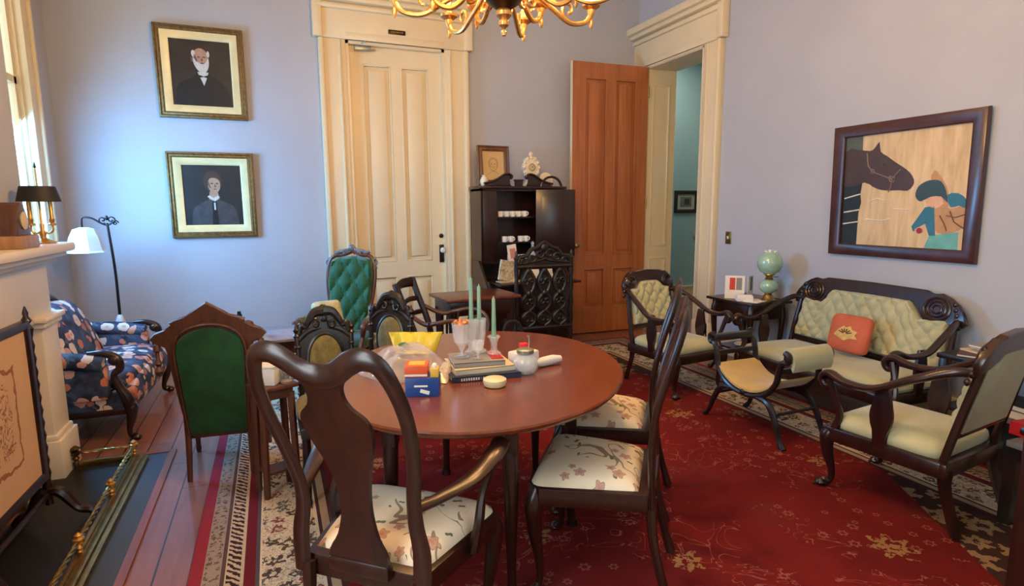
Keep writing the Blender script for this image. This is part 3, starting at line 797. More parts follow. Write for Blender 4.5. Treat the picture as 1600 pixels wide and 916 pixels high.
# ------------------------------------------------------------------ carved dark chairs with oval olive backs
def carved_chair(label, loc, rot, H=0.95, group=None):
    t = thing('carved_side_chair', label, 'chair', loc, rot, group); SZ = 0.45; k = H/0.95
    def yb(z): return -0.20-0.14*(z-SZ)
    b = MB()
    for s in (-1, 1):
        b.tube([(s*0.165, yb(SZ)-0.0, SZ-0.05), (s*0.17, yb(0.6), 0.60*k), (s*0.175, yb(0.8), 0.82*k)], 0.017, 10, smooth=3)
        for z, r in ((0.56, 0.024), (0.66, 0.022), (0.76, 0.024)): b.ball((s*0.172, yb(z), z*k), (r, r, 0.014), 10, 6)
        b.lathe([(0.018, 0), (0.028, 0.012), (0.014, 0.026), (0.024, 0.045), (0.012, 0.062), (0.004, 0.085)], 10, (s*0.176, yb(0.84), 0.81*k))
        b.tube([(x*1.0, yb(z), z) for x, z in [(s*a, zz*k) for a, zz in [(0.16, 0.83), (0.145, 0.88), (0.12, 0.87), (0.10, 0.90), (0.06, 0.945), (0.0, 0.955)]]], [0.016, 0.02, 0.016, 0.022, 0.026, 0.03], 8, smooth=4)
        b.tube([(x, yb(z)+0.01, z) for x, z in scroll(s*0.055, 0.885*k, 0.03, 1.1, 0.5, 14, s)], 0.009, 6)
        b.tube([(s*0.02, yb(0.9), 0.86*k), (s*0.10, yb(0.84), 0.845*k), (s*0.165, yb(0.8), 0.80*k)], 0.018, 8, smooth=3)
        b.tube([(s*0.165, yb(0.6), 0.62*k), (s*0.15, yb(0.57), 0.56*k), (s*0.09, yb(0.54), 0.535*k), (0, yb(0.53), 0.53*k)], 0.016, 8, smooth=3)
    b.prism([(x, z*k) for x, z in sym([(0.0, 0.845), (0.13, 0.83), (0.15, 0.86), (0.115, 0.87), (0.095, 0.90), (0.06, 0.94), (0.0, 0.955)])], 0.012, tr(0, yb(0.9)-0.006, 0))
    b.prism([(x, z*k) for x, z in [(0.0, 0.835), (0.05, 0.822), (0.09, 0.785), (0.112, 0.73), (0.13, 0.70), (0.165, 0.70), (0.175, 0.76), (0.165, 0.83), (0.14, 0.865), (0.11, 0.875), (0.09, 0.91), (0.055, 0.945), (0.0, 0.955), (-0.055, 0.945), (-0.09, 0.91), (-0.11, 0.875), (-0.14, 0.865), (-0.165, 0.83), (-0.175, 0.76), (-0.165, 0.70), (-0.13, 0.70), (-0.112, 0.73), (-0.09, 0.785), (-0.05, 0.822)]], 0.012, tr(0, yb(0.82)-0.006, 0) @ tr(0, 0, 0.8) @ rx(radians(8)) @ tr(0, 0, -0.8))
    b.ball((0, yb(0.9), 0.905*k), (0.035, 0.014, 0.03), 12, 8); b.ball((0, yb(0.95), 0.965*k), (0.03, 0.018, 0.025), 10, 6)
    n = 30; b.tube([(0.112*cos(2*pi*i/n), yb(0.68+0.13*sin(2*pi*i/n)), (0.68+0.145*sin(2*pi*i/n))*k) for i in range(n)], 0.016, 8, closed=True)
    b.build('back_frame', ebon, t)
    b = MB(); b.ball((0, 0, 0), (0.109, 0.030, 0.142*k), 28, 14, M=tr(0, yb(0.68)+0.005, 0.68*k) @ rx(radians(8)))
    b.build('back_panel', olive, t)
    b = MB(); b.cushion((0, 0, SZ), (0.44, 0.42, 0.09), 0.5); b.build('seat', olive, t)
    b = MB(); b.box((0, 0, SZ-0.07), (0.42, 0.40, 0.06), bev=0.012); b.build('seat_frame', ebon, t)
    for s in (-1, 1):
        b = MB(); b.lathe([(0.012, 0), (0.018, 0.015), (0.012, 0.04), (0.018, 0.12), (0.024, 0.22), (0.014, 0.26), (0.026, 0.29), (0.024, 0.36)], 12, (s*0.18, 0.16, 0)); b.build('leg', ebon, t)
        b = MB(); b.tube([(s*0.165, -0.18, SZ-0.05), (s*0.17, -0.20, 0.2), (s*0.175, -0.26, 0.0)], [0.02, 0.016, 0.015], 8, smooth=3); b.build('leg', ebon, t)
    return t
cc = carved_chair('black carved chair with round olive back, left of the pair behind the table', (0.235, 2.99, RZ), face(0.02, -1), 0.90, 'carved chairs with olive backs'); cc.scale = (0.80, 0.9, 1)
dup(cc, (0.52, 3.43, RZ), face(-0.75, -0.9), 'black carved chair with oval olive back, right of the pair behind the table')

# ------------------------------------------------------------------ green velvet high-back chair seen from behind (local faces +y)
g = thing('velvet_parlor_chair', 'walnut framed high-back chair with emerald velvet back turned to us by the hearth', 'chair', (-0.31, 3.60, 0), face(0.10, 1))
def yg(z): return -0.20-0.13*(z-0.4)
half = spl([(0.150, 0.22), (0.178, 0.45), (0.195, 0.62), (0.205, 0.76)], 3)[:-1]+[(0.205, 0.76), (0.245, 0.765), (0.278, 0.80), (0.250, 0.83), (0.20, 0.84), (0.165, 0.865), (0.18, 0.885), (0.15, 0.895), (0.10, 0.905), (0.055, 0.945), (0.0, 0.985)]
b = MB(); OUT = sym([(x, z) for x, z in half])
inner = []
for i in range(13):
    a = pi*i/12; inner.append((0.158*cos(a), 0.74+0.10*sin(a)**0.9 if 0 < i < 12 else 0.74))
inner_half = [(0.135, 0.27), (0.150, 0.5), (0.158, 0.70)]
b.prism(OUT, 0.035, tr(0, yg(0.6)-0.012, 0) @ tr(0, 0, 0.6) @ rx(radians(7.4)) @ tr(0, 0, -0.6), 0.006)
b.build('back_frame', walnut, g)
vp = sym([(0.138, 0.245), (0.150, 0.5), (0.160, 0.70)]+[(0.160*cos(a*pi/16), 0.74+0.105*sin(a*pi/16)) for a in range(0, 8)]+[(0, 0.847)])
MT = tr(0, 0, 0.6) @ rx(radians(7.4)) @ tr(0, 0, -0.6)
b = MB(); b.prism(vp, 0.062, tr(0, yg(0.6)-0.026, 0) @ MT, 0.008); b.build('back_panel', green_v, g)
def gy(z): return yg(0.6)-0.026-0.1298*(z-0.6)
b = MB(); P = [(0.148, 0.245), (0.163, 0.5), (0.172, 0.71), (0.150, 0.80), (0.09, 0.85), (0.0, 0.868)]
P = P+[(-x, z) for x, z in reversed(P[:-1])]
b.tube([(x, gy(z)+0.004, z) for x, z in P], 0.008, 6, smooth=3); b.build('trim', walnut, g)
for s in (-1, 1):
    b = MB(); b.lathe([(0.003, 0), (0.015, 0.01), (0.022, 0.03), (0.010, 0.055), (0.020, 0.07), (0.010, 0.09), (0.010, 0.13), (0.020, 0.14), (0.014, 0.17)], 10, (s*0.248, yg(0.7)-0.01, 0.60)); b.build('drop_finial', walnut, g)
    b = MB(); b.tube([(s*0.155, yg(0.30), 0.36), (s*0.155, yg(0.3)-0.01, 0.2), (s*0.158, yg(0.3)-0.035, 0.0)], [(0.018, 0.018), (0.016, 0.016), (0.014, 0.014)], 8, smooth=3); b.build('leg', walnut, g)
    b = MB(); b.lathe([(0.012, 0), (0.016, 0.02), (0.013, 0.05), (0.022, 0.2), (0.014, 0.24), (0.024, 0.27), (0.022, 0.33)], 12, (s*0.2, 0.20, 0)); b.build('leg', walnut, g)
b = MB(); b.box((0, 0.04, 0.33), (0.36, 0.38, 0.06), bev=0.01); b.build('seat_frame', walnut, g)
b = MB(); b.cushion((0, 0.04, 0.40), (0.38, 0.40, 0.12), 0.4); b.build('seat', green_v, g)

# ------------------------------------------------------------------ tufted surfaces
def tuft(u, v, nu, nv):
    p = u*nu; q = v*nv
    a = abs(sin(pi*(p+q)/2)); c = abs(sin(pi*(p-q)/2))
    return (a*c)**0.38
def tufted_panel(mb, outfn, nu, nv, depth, frm, res=(44, 30)):
    """outfn(u,v)->(x,z); frm maps (x,y,z)"""
    def f(u, v):
        x, z = outfn(u, v); e = min(u, 1-u, v, 1-v)
        edge = min(1, e/0.07); k = tuft(u, v, nu, nv)
        y = depth*(0.35+0.65*k)*sqrt(max(0, 1-(1-edge)**2))
        return frm(x, y, z)
    def bk(u, v):
        x, z = outfn(u, v); return frm(x, -0.004, z)
    mb.surf(f, res[0], res[1], thick=bk)

# green tufted armchair by the white door
g = thing('tufted_armchair', 'green button-tufted armchair with carved grey crest in front of the cream door', 'armchair', (0.46, 4.78, RZ), face(-0.5, -1))
grey_w = wood('greyed_walnut', rgb(84, 86, 88), rgb(128, 132, 138), 0.3)
def yt(z): return -0.24-0.22*(z-0.42)
ang = atan2(0.22, 1)
def bw(z): return 0.135+0.055*sin(min(1, max(0, (z-0.42)/0.62))*pi*0.62)
b = MB(); tufted_panel(b, lambda u, v: ((u-0.5)*2*(bw(0.42+0.62*v)-0.02*max(0, v-0.85)/0.15), 0.42+0.60*v+0.03*v*(1-(2*u-1)**2)), 5, 6, 0.06, lambda x, y, z: Vector((x, yt(z)+y+0.012, z)))
b.build('back_cushion', green_lt, g)
b = MB()
L = [(-0.15, 0.36), (-0.155, 0.5), (-0.19, 0.72), (-0.205, 0.88), (-0.19, 1.0), (-0.15, 1.05), (-0.09, 1.055), (-0.03, 1.075), (0.0, 1.09)]
L = L+[(-x, z) for x, z in reversed(L[:-1])]
b.tube([(x, yt(z), z) for x, z in L], [(0.018, 0.022)]*len(L), 8, smooth=3, ref=(0, 1, 0))
b.build('back_frame', walnut, g)
b = MB()
for s in (-1, 1):
    b.tube([(x, yt(z), z) for x, z in [(s*0.0, 1.12), (s*0.04, 1.095), (s*0.09, 1.09), (s*0.13, 1.075), (s*0.155, 1.085)]], [0.016, 0.018, 0.016, 0.018, 0.012], 8, smooth=3)
    b.tube([(x, yt(z)+0.012, z) for x, z in scroll(s*0.06, 1.075, 0.026, 1.1, 0.2, 12, s)], 0.008, 6)
    for z in (1.02, 0.985, 0.95, 0.91): b.ball((s*(0.205+0.008*sin(z*60)), yt(z), z), (0.018, 0.014, 0.018), 8, 6)
    b.tube([(x, yt(z)+0.01, z) for x, z in scroll(s*0.205, 0.99, 0.026, 1.0, 2.0, 10, -s)], 0.007, 6)
b.ball((0, yt(1.12)+0.005, 1.115), (0.03, 0.018, 0.032), 10, 8)
b.build('crest', grey_w, g)
b = MB(); b.cushion((0, 0.02, 0.385), (0.52, 0.50, 0.14), 0.4); b.build('seat', green_v, g)
b = MB(); b.box((0, 0.02, 0.30), (0.50, 0.48, 0.06), bev=0.012); b.build('seat_frame', walnut, g)
for s in (-1, 1):
    b = MB(); b.tube([(s*0.175, yt(0.62)+0.02, 0.62), (s*0.235, -0.12, 0.585), (s*0.265, 0.02, 0.57), (s*0.27, 0.14, 0.575)], [(0.02, 0.02), (0.03, 0.032), (0.034, 0.036), (0.028, 0.028)], 10, smooth=4); b.build('arm_pad', olive if s < 0 else olive, g)
    b = MB(); b.tube([(s*0.27, 0.12, 0.565), (s*0.275, 0.20, 0.56), (s*0.27, 0.215, 0.52), (s*0.255, 0.19, 0.46), (s*0.245, 0.22, 0.38), (s*0.24, 0.23, 0.30)], [0.022, 0.026, 0.024, 0.018, 0.022, 0.024], 8, smooth=3); b.build('arm_support', walnut, g)
    b = MB(); cab_leg(b, s*0.22, 0.22, 0.30, s*0.7, 0.7, 0.9); b.build('leg', walnut, g)
    b = MB(); b.tube([(s*0.19, -0.2, 0.30), (s*0.19, -0.22, 0.15), (s*0.2, -0.28, 0.0)], 0.018, 8, smooth=3); b.build('leg', walnut, g)
cushion_cream = mat('embroidered_cream_cloth', rgb(214, 206, 160), 0.9, var=0.22, vscale=26)
b = MB(); b.cushion((0, 0, 0), (0.24, 0.24, 0.10), 0.28, M=rx(radians(68)))
tag(b.build('throw_pillow', cushion_cream, loc=(0.38, 4.80, 0.61), rot=(0, 0, radians(18))), 'small cream embroidered pillow leaning on the green tufted armchair', 'pillow')

# ------------------------------------------------------------------ floral armchair in the corner (local faces +y)
g = thing('floral_armchair', 'navy and coral floral armchair with carved wood arms in the window corner', 'armchair', (-1.19, 4.73, 0), face(1, -0.04))
HW = 0.53; BWD = 0.46
# faces +x : local +y -> (1,0)
b = MB()
def bk(u, v):
    a = (u-0.5)*2; hw = BWD-0.10*v**3; z = 0.34+0.50*v*(1-0.10*abs(a)**3)
    y = -0.20-0.16*v+0.07*(1-abs(a)**4)*(1-(2*v-1)**6)
    return Vector((a*hw, y+0.15, z))
b.surf(bk, 20, 16, thick=lambda u, v: Vector((bk(u, v).x, -0.22-0.10*v, bk(u, v).z)))
b.build('back_cushion', bigfloral_m, g)
b = MB(); b.tube([(x, -0.19-0.12*(z-0.34)/0.5, z) for x, z in [(-BWD-0.01, 0.30), (-BWD+0.01, 0.6), (-BWD+0.11, 0.80), (-0.18, 0.875), (0, 0.89), (0.18, 0.875), (BWD-0.11, 0.80), (BWD-0.01, 0.6), (BWD+0.01, 0.30)]], [(0.022, 0.026)]*9, 8, smooth=4, ref=(0, 1, 0))
for s in (-1, 1): b.tube([(x, -0.315, z) for x, z in scroll(s*0.06, 0.885, 0.028, 1.2, 0, 14, s)], 0.009, 6)
b.build('back_frame', mahog_dk, g)
b = MB(); b.cushion((0, 0.05, 0.37), (2*HW-0.06, 0.56, 0.17), 0.35); b.build('seat', bigfloral_m, g)
b = MB(); b.cushion((0, 0.31, 0.29), (2*HW-0.08, 0.09, 0.20), 0.35); b.box((0, 0.02, 0.25), (2*HW, 0.56, 0.14), bev=0.04); b.build('seat_rail_upholstery', bigfloral_m, g)
for s in (-1, 1):
    b = MB()
    def af(u, v, s=s):
        a = 2*pi*u; y = -0.22+0.44*v; zc = 0.56-0.05*v
        return Vector((s*HW+0.055*cos(a), y, zc-0.03*v+0.055*sin(a)))
    b.tube([(s*(HW+0.000), -0.20, 0.56), (s*(HW+0.010), 0.0, 0.545), (s*(HW+0.010), 0.20, 0.515)], [0.05, 0.055, 0.055], 14, smooth=4)
    b.box((s*(HW+0.000), 0.0, 0.40), (0.07, 0.44, 0.24), bev=0.03); b.build('arm', bigfloral_m, g)
    b = MB(); b.tube([(s*(HW+0.010), 0.12, 0.585), (s*(HW+0.013), 0.21, 0.58), (s*(HW+0.015), 0.275, 0.54), (s*(HW+0.015), 0.285, 0.48), (s*(HW+0.015), 0.25, 0.44), (s*(HW+0.010), 0.27, 0.36), (s*(HW+0.005), 0.31, 0.27), (s*(HW+0.000), 0.315, 0.2)], [0.014, 0.022, 0.028, 0.024, 0.02, 0.026, 0.034, 0.03], 10, smooth=4)
    b.ball((s*(HW+0.015), 0.26, 0.535), (0.036, 0.036, 0.036), 10, 8); b.build('arm_front', mahog_dk, g)
    b = MB(); cab_leg(b, s*(HW-0.015), 0.30, 0.25, s*0.5, 0.9, 1.1); b.build('leg', mahog_dk, g)
    b = MB(); b.tube([(s*(HW-0.035), -0.24, 0.22), (s*(HW-0.035), -0.26, 0.1), (s*(HW-0.025), -0.31, 0.0)], 0.02, 8, smooth=3); b.build('leg', mahog_dk, g)
b = MB(); b.box((0, 0.03, 0.195), (2*HW, 0.56, 0.05), bev=0.01); b.build('seat_frame', mahog_dk, g)

# ------------------------------------------------------------------ sage parlour suite (local: faces +y)
def parlor(name, label, cat, loc, rot, W, group=None, settee=False, SZ=0.36, HB=0.88):
    t = thing(name, label, cat, loc, rot, group)
    hw = W/2; D = 0.26; s_top = SZ+0.02
    rk = 0.22
    def yb(z): return -D-rk*(z-SZ)
    th = math.atan(rk)
    wd = mahog_dk
    b = MB(); b.box((0, D, SZ-0.065), (W, 0.045, 0.075), bev=0.01); b.box((0, -D, SZ-0.065), (W, 0.045, 0.07), bev=0.008)
    for s in (-1, 1): b.box((s*(hw-0.02), 0, SZ-0.065), (0.045, 2*D, 0.075), bev=0.01)
    b.build('seat_frame', wd, t)
    b = MB(); b.cushion((0, 0.0, SZ-0.005), (W-0.03, 2*D-0.02, 0.13), 0.22, seg=44, rings=14); b.build('seat', sage, t)
    b = MB()
    for s in (-1, 1):
        b.tube([(s*(hw-0.03), yb(SZ-0.05), SZ-0.06), (s*(hw-0.035), yb(0.5), 0.5), (s*(hw-0.045), yb(0.68), 0.68), (s*(hw-0.05), yb(HB-0.09), HB-0.09)], [(0.022, 0.018), (0.02, 0.018), (0.02, 0.018), (0.022, 0.018)], 8, smooth=3, ref=(0, 1, 0))
    zr = SZ+(0.05 if settee else 0.10)
    b.tube([(-(hw-0.04), yb(zr), zr), ((hw-0.04), yb(zr), zr)], [(0.022, 0.014)]*2, 8, ref=(0, 1, 0))
    b.build('back_frame', wd, t)
    # crest rail
    k = 1.0
    if settee:
        half = [(hw*0.0, HB-0.045), (hw*0.50, HB-0.05), (hw*0.55, HB-0.10), (hw*0.62, HB-0.165), (hw*0.74, HB-0.185), (hw*0.83, HB-0.155), (hw*0.90, HB-0.16), (hw*1.0, HB-0.18), (hw*1.04, HB-0.15), (hw*0.97, HB-0.09), (hw*0.93, HB-0.035), (hw*0.84, HB+0.005), (hw*0.76, HB+0.025), (hw*0.66, HB+0.01), (hw*0.60, HB+0.035), (hw*0.0, HB+0.04)]
    else:
        half = [(0, HB-0.06), (hw*0.42, HB-0.06), (hw*0.50, HB-0.10), (hw*0.72, HB-0.125), (hw*0.78, HB-0.115), (hw*0.98, HB-0.145), (hw*1.03, HB-0.10), (hw*0.96, HB-0.05), (hw*0.80, HB-0.015), (hw*0.72, HB+0.012), (hw*0.60, HB+0.0), (hw*0.52, HB+0.022), (0, HB+0.03)]
    outl = half[:-1]+[half[-1]]+[(-x, z) for x, z in reversed(half[1:-1])]
    MT = tr(0, yb(SZ)-0.018, SZ) @ rx(th) @ tr(0, 0, -SZ)
    b = MB(); b.prism(outl, 0.034, MT, 0.007)
    for s in (-1, 1):
        cx = s*hw*(0.74 if settee else 0.72); cz = HB-(0.085 if settee else 0.07); r = 0.075 if settee else 0.045
        for rr in (1.0, 0.68, 0.36):
            n = 18; b.tube([MT @ Vector((cx+r*rr*1.1*cos(2*pi*i/n), 0.036, cz+r*rr*sin(2*pi*i/n))) for i in range(n)], 0.009*(0.7+rr*0.4), 6, closed=True)
        for q in range(5):
            b.ball(MT @ Vector((s*(hw*0.93)+s*0.012*q-s*0.02, 0.03, HB-0.04-0.035*q)), (0.016, 0.012, 0.018), 8, 6)
    b.build('crest_rail', wd, t)
    # upholstered back
    xw = hw-0.06
    def top(u):
        a = abs(2*u-1)
        lim = 0.52 if settee else 0.42
        tz = HB-0.045 if settee else HB-0.06
        if a < lim: return tz
        q = (a-lim)/(1-lim)
        return tz-(0.125 if settee else 0.06)*min(1, q*3.0)+(0.03*q if settee else 0.0)
    z0 = SZ+(0.07 if settee else 0.115)
    def ofn(u, v):
        return ((2*u-1)*xw*(1-0.04*v), z0+(top(u)-z0)*v)
    nb = 9 if settee else 5
    def frm(x, y, z):
        p = tr(0, yb(SZ), SZ) @ rx(th) @ tr(0, 0, -SZ) @ Vector((x, y+0.004, z)); return p
    b = MB(); tufted_panel(b, ofn, nb*2+4 if settee else 9, 6 if settee else 5, 0.055, frm, (108 if settee else 44, 30))
    b.build('back_cushion', sage, t)
    b = MB(); b.surf(lambda u, v: frm(ofn(u, v)[0], -0.022, ofn(u, v)[1]), 24, 4, thick=lambda u, v: frm(ofn(u, v)[0], -0.006, ofn(u, v)[1])); b.build('back_cover', sage_back, t)
    for s in (-1, 1):
        b = MB(); X = s*(hw-0.02)
        b.tube([(s*(hw-0.045), yb(HB-0.17), HB-0.16), (X+s*0.01, yb(0.7)+0.06, HB-0.155), (X+s*0.045, -0.13, HB-0.22), (X+s*0.06, 0.02, HB-0.30), (X+s*0.05, 0.16, HB-0.31), (X+s*0.04, 0.245, HB-0.285), (X+s*0.035, 0.285, HB-0.31), (X+s*0.035, 0.27, HB-0.35), (X+s*0.035, 0.235, HB-0.345)],
               [(0.018, 0.018), (0.022, 0.02), (0.02, 0.024), (0.018, 0.026), (0.018, 0.027), (0.02, 0.027), (0.02, 0.026), (0.018, 0.022), (0.012, 0.016)], 10, smooth=4, ref=(1, 0, 0))
        b.build('arm', wd, t)
        b = MB()
        b.tube([(X, D-0.03, SZ-0.05), (X+s*0.0, D-0.055, SZ+0.04), (X+s*0.02, D-0.04, SZ+0.12), (X+s*0.04, D-0.01, HB-0.31)], [(0.022, 0.024), (0.018, 0.02), (0.016, 0.018), (0.018, 0.018)], 8, smooth=4)
        b.build('arm_support', wd, t); b = MB()
        pr = sym(spl([(0.03, SZ-0.05), (0.026, SZ+0.0), (0.052, SZ+0.09), (0.044, SZ+0.15), (0.026, HB-0.29)], 3))
        b.prism(pr, 0.02, tr(X+s*0.015-0.01, -0.0, 0) @ rz(radians(90)) @ tr(0, -0.02, 0), 0.004)
        b.build('arm_splat', wd, t)
        b = MB(); cab_leg(b, s*(hw-0.035), D-0.02, SZ-0.04, s*0.55, 0.85, 1.1)
        for q in (-0.7, 0, 0.7): b.tube([(s*(hw-0.035)+0.02*cos(q+1.2), D+0.01, 0.03), (s*(hw-0.035)+0.05*sin(q)+s*0.02, D+0.035, 0.010)], [0.011, 0.007], 6)
        b.build('leg', wd, t)
        b = MB(); b.tube([(s*(hw-0.04), -D, SZ-0.06), (s*(hw-0.04), -D-0.01, 0.2), (s*(hw-0.035), -D-0.07, 0.012)], [0.024, 0.019, 0.018], 8, smooth=3, square=True); b.build('leg', wd, t)
    return t
parlor('settee', 'mahogany settee with button-tufted sage velvet back against the right wall', 'settee', (3.66, 2.86, RZ), face(-1, 0.05), 1.30, None, True, 0.33, 0.86)
a1 = parlor('parlor_armchair', 'sage velvet armchair with its plain back to us at the right edge', 'armchair', (2.86, 1.77, RZ), face(-0.12, 1), 0.54, 'sage velvet parlour armchairs', False, 0.36, 0.90)
dup(a1, (2.98, 3.72, RZ), face(0.10, -1), 'sage velvet armchair with tufted back beside the doorway')

# curule stool
t = thing('curule_stool', 'dark curved stool with yellow velvet dished seat in front of the settee', 'stool', (2.93, 2.75, RZ), face(-1, 0))
# local x -> world y direction; faces +y -> world -x
def ucurve(k=1.0): return [(-0.30, 0.585), (-0.33, 0.57), (-0.325, 0.53), (-0.285, 0.52), (-0.262, 0.46), (-0.245, 0.38), (-0.18, 0.30), (-0.09, 0.26), (0, 0.25), (0.09, 0.26), (0.18, 0.30), (0.245, 0.38), (0.262, 0.46), (0.285, 0.52), (0.325, 0.53), (0.33, 0.57), (0.30, 0.585)]
for y in (0.17, -0.17):
    b = MB(); b.tube([(x, y, z) for x, z in ucurve()], [(0.018, 0.02)]*17, 8, smooth=4, ref=(0, 1, 0))
    b.ball((0, y+(0.02 if y > 0 else -0.02), 0.262), (0.02, 0.008, 0.02), 10, 6)
    b.build('side_frame', ebon, t)
    for s in (-1, 1):
        b = MB(); b.tube([(s*0.10, y, 0.26), (s*0.20, y*1.02, 0.24), (s*0.265, y*1.05, 0.14), (s*0.30, y*1.08, 0.05), (s*0.345, y*1.1, 0.0)], [(0.018, 0.018), (0.022, 0.02), (0.019, 0.018), (0.016, 0.016), (0.02, 0.018)], 8, smooth=4, ref=(0, 1, 0)); b.build('leg', ebon, t)
for s in (-1, 1):
    b = MB(); b.cyl((s*0.25, -0.17, 0.185), (s*0.25, 0.17, 0.185), 0.010); b.build('stretcher', ebon, t)
    b = MB(); b.box((s*0.305, 0, 0.555), (0.05, 0.33, 0.05), bev=0.012); b.box((s*0.262, 0, 0.46), (0.02, 0.33, 0.03)); b.build('end_rail', ebon, t)
b = MB(); PP = spl([(-0.268, 0.50), (-0.262, 0.56), (-0.285, 0.605), (-0.325, 0.61), (-0.355, 0.575), (-0.362, 0.52), (-0.350, 0.475)], 4)
def pdf(u, v, k=0.0):
    i = min(len(PP)-1, int(round(u*(len(PP)-1)))); x, z = PP[i]; cx_, cz_ = -0.31, 0.54
    return Vector((x+(cx_-x)*k, (v-0.5)*0.315, z+(cz_-z)*k))
b.surf(pdf, len(PP)-1, 8, thick=lambda u, v: pdf(u, v, 0.35)); b.build('end_pad', sage, t)
b = MB()
def sf(u, v):
    a = (u-0.5)*2; return Vector((a*0.245, (v-0.5)*0.36, 0.285+0.11*abs(a)**2.2+0.035*(1-abs(a)**4)*(1-abs(2*v-1)**6)))
b.surf(sf, 20, 14, thick=lambda u, v: Vector((sf(u, v).x, sf(u, v).y, 0.27+0.11*abs(2*u-1)**2.2))); b.build('seat', yellow_sage, t)

# orange pillow on settee
orange = mat('orange_cloth', rgb(198, 100, 70), 0.85, var=0.08, vscale=12, bump=0.2, bscale=160)
pat_l = mat('cream_applique', rgb(216, 178, 104), 0.85, var=0.15, vscale=30)
b = MB(); MM = rx(radians(0))
b.cushion((0, 0, 0), (0.30, 0.27, 0.10), 0.30, M=rx(radians(90)) @ Matrix.Identity(4))
def pz(x, z): return -0.052*(max(0, 1-abs(x/0.15)**2.5)**0.5)*(max(0, 1-abs(z/0.135)**2.5)**0.5)-0.002
fan = [(-0.085, -0.02), (-0.06, 0.015), (-0.02, 0.05), (0.0, 0.038), (0.03, 0.055), (0.045, 0.03), (0.085, 0.02), (0.07, -0.005), (0.09, -0.03), (0.04, -0.035), (0.0, -0.055), (-0.04, -0.04)]
n = len(fan)
rg = [[Vector((x*k, pz(x*k, z*k)-0.003, z*k)) for x, z in fan] for k in (1.0, 0.75, 0.5, 0.25, 0.02)]
b.rings(rg, cap0=False, m=1)
for q in range(6):
    a = 0.5+q*0.42; b.tube([Vector((0.015*cos(a), pz(0.01, 0)-0.006, 0.015*sin(a)-0.01)), Vector((0.055*cos(a), pz(0.05*cos(a), 0.04*sin(a))-0.006, 0.04*sin(a)-0.01))], 0.0035, 5, m=2)
tag(b.build('throw_pillow', [orange, pat_l, mat('brown_stitch', rgb(110, 62, 40), 0.9)], loc=(3.74, 2.78, 0.555), rot=(radians(-14), 0, radians(-88))), 'orange pillow with a cream shell motif on the sage settee', 'pillow')

# ------------------------------------------------------------------ lamp table beside the doorway
LT = 0.66
t = thing('lamp_table', 'mahogany side table holding the green oil lamp beside the doorway', 'table', (3.83, 3.83, 0), 0)
b = MB(); b.box((0, 0, LT-0.012), (0.46, 0.54, 0.024), bev=0.006); b.build('table_top', mahog, t)
b = MB(); b.box((0, 0, LT-0.09), (0.38, 0.46, 0.13), bev=0.004); b.build('apron', mahog_dk, t)
for sx in (-1, 1):
    for sy in (-1, 1):
        b = MB(); cab_leg(b, sx*0.165, sy*0.20, LT-0.03, sx, sy, 0.9); b.build('leg', mahog_dk, t)
b = MB(); b.box((0, 0, 0.22), (0.32, 0.38, 0.018), bev=0.004); b.build('shelf', mahog_dk, t)
b = MB(); b.lathe([(0.035, 0), (0.07, 0.02), (0.085, 0.024), (0.08, 0.03), (0.03, 0.012)], 20, (3.80, 3.82, 0.229)); tag(b.build('shallow_dish', white_m), 'shallow pale dish on the lower shelf of the lamp table', 'dish')
# oil lamp
mint = mat('painted_mint_glass', rgb(150, 186, 164), 0.18, var=0.22, vscale=9, coat=0.5)
t = thing('oil_lamp', 'brass oil lamp with mint green globe shade and matching font on the side table', 'lamp', (3.86, 3.64, LT), 0)
b = MB(); b.lathe([(0.062, 0), (0.064, 0.012), (0.05, 0.022), (0.04, 0.045), (0.028, 0.06), (0.03, 0.07)], 20); b.build('base', brass_old, t)
for k in range(4): MB().ball((0.055*cos(k*pi/2+0.6), 0.055*sin(k*pi/2+0.6), 0.01), (0.014, 0.014, 0.01), 8, 6).build('foot', brass_old, t)
b = MB(); b.lathe([(0.03, 0.068), (0.06, 0.085), (0.076, 0.115), (0.076, 0.14), (0.06, 0.168), (0.03, 0.182)], 24); b.build('font', mint, t)
b = MB(); b.lathe([(0.03, 0.18), (0.036, 0.19), (0.026, 0.20), (0.03, 0.215), (0.048, 0.225), (0.044, 0.235)], 20)
b.cyl((0.03, -0.02, 0.205), (0.065, -0.035, 0.205), 0.004); b.build('burner', brass_old, t)
b = MB(); b.lathe([(0.044, 0.232), (0.075, 0.25), (0.098, 0.29), (0.102, 0.325), (0.094, 0.365), (0.07, 0.40), (0.042, 0.415), (0.038, 0.413)], 28, cap=False)
b.build('globe_shade', mint, t)
b = MB()
for k in range(8): b.tube([(0.04*cos(k*pi/4), 0.04*sin(k*pi/4), 0.412), (0.044*cos(k*pi/4), 0.044*sin(k*pi/4), 0.428)], [0.007, 0.003], 6)
b.tube([(0, 0, 0.4), (0, 0, 0.435)], 0.02, 12); b.build('chimney', white_m, t)
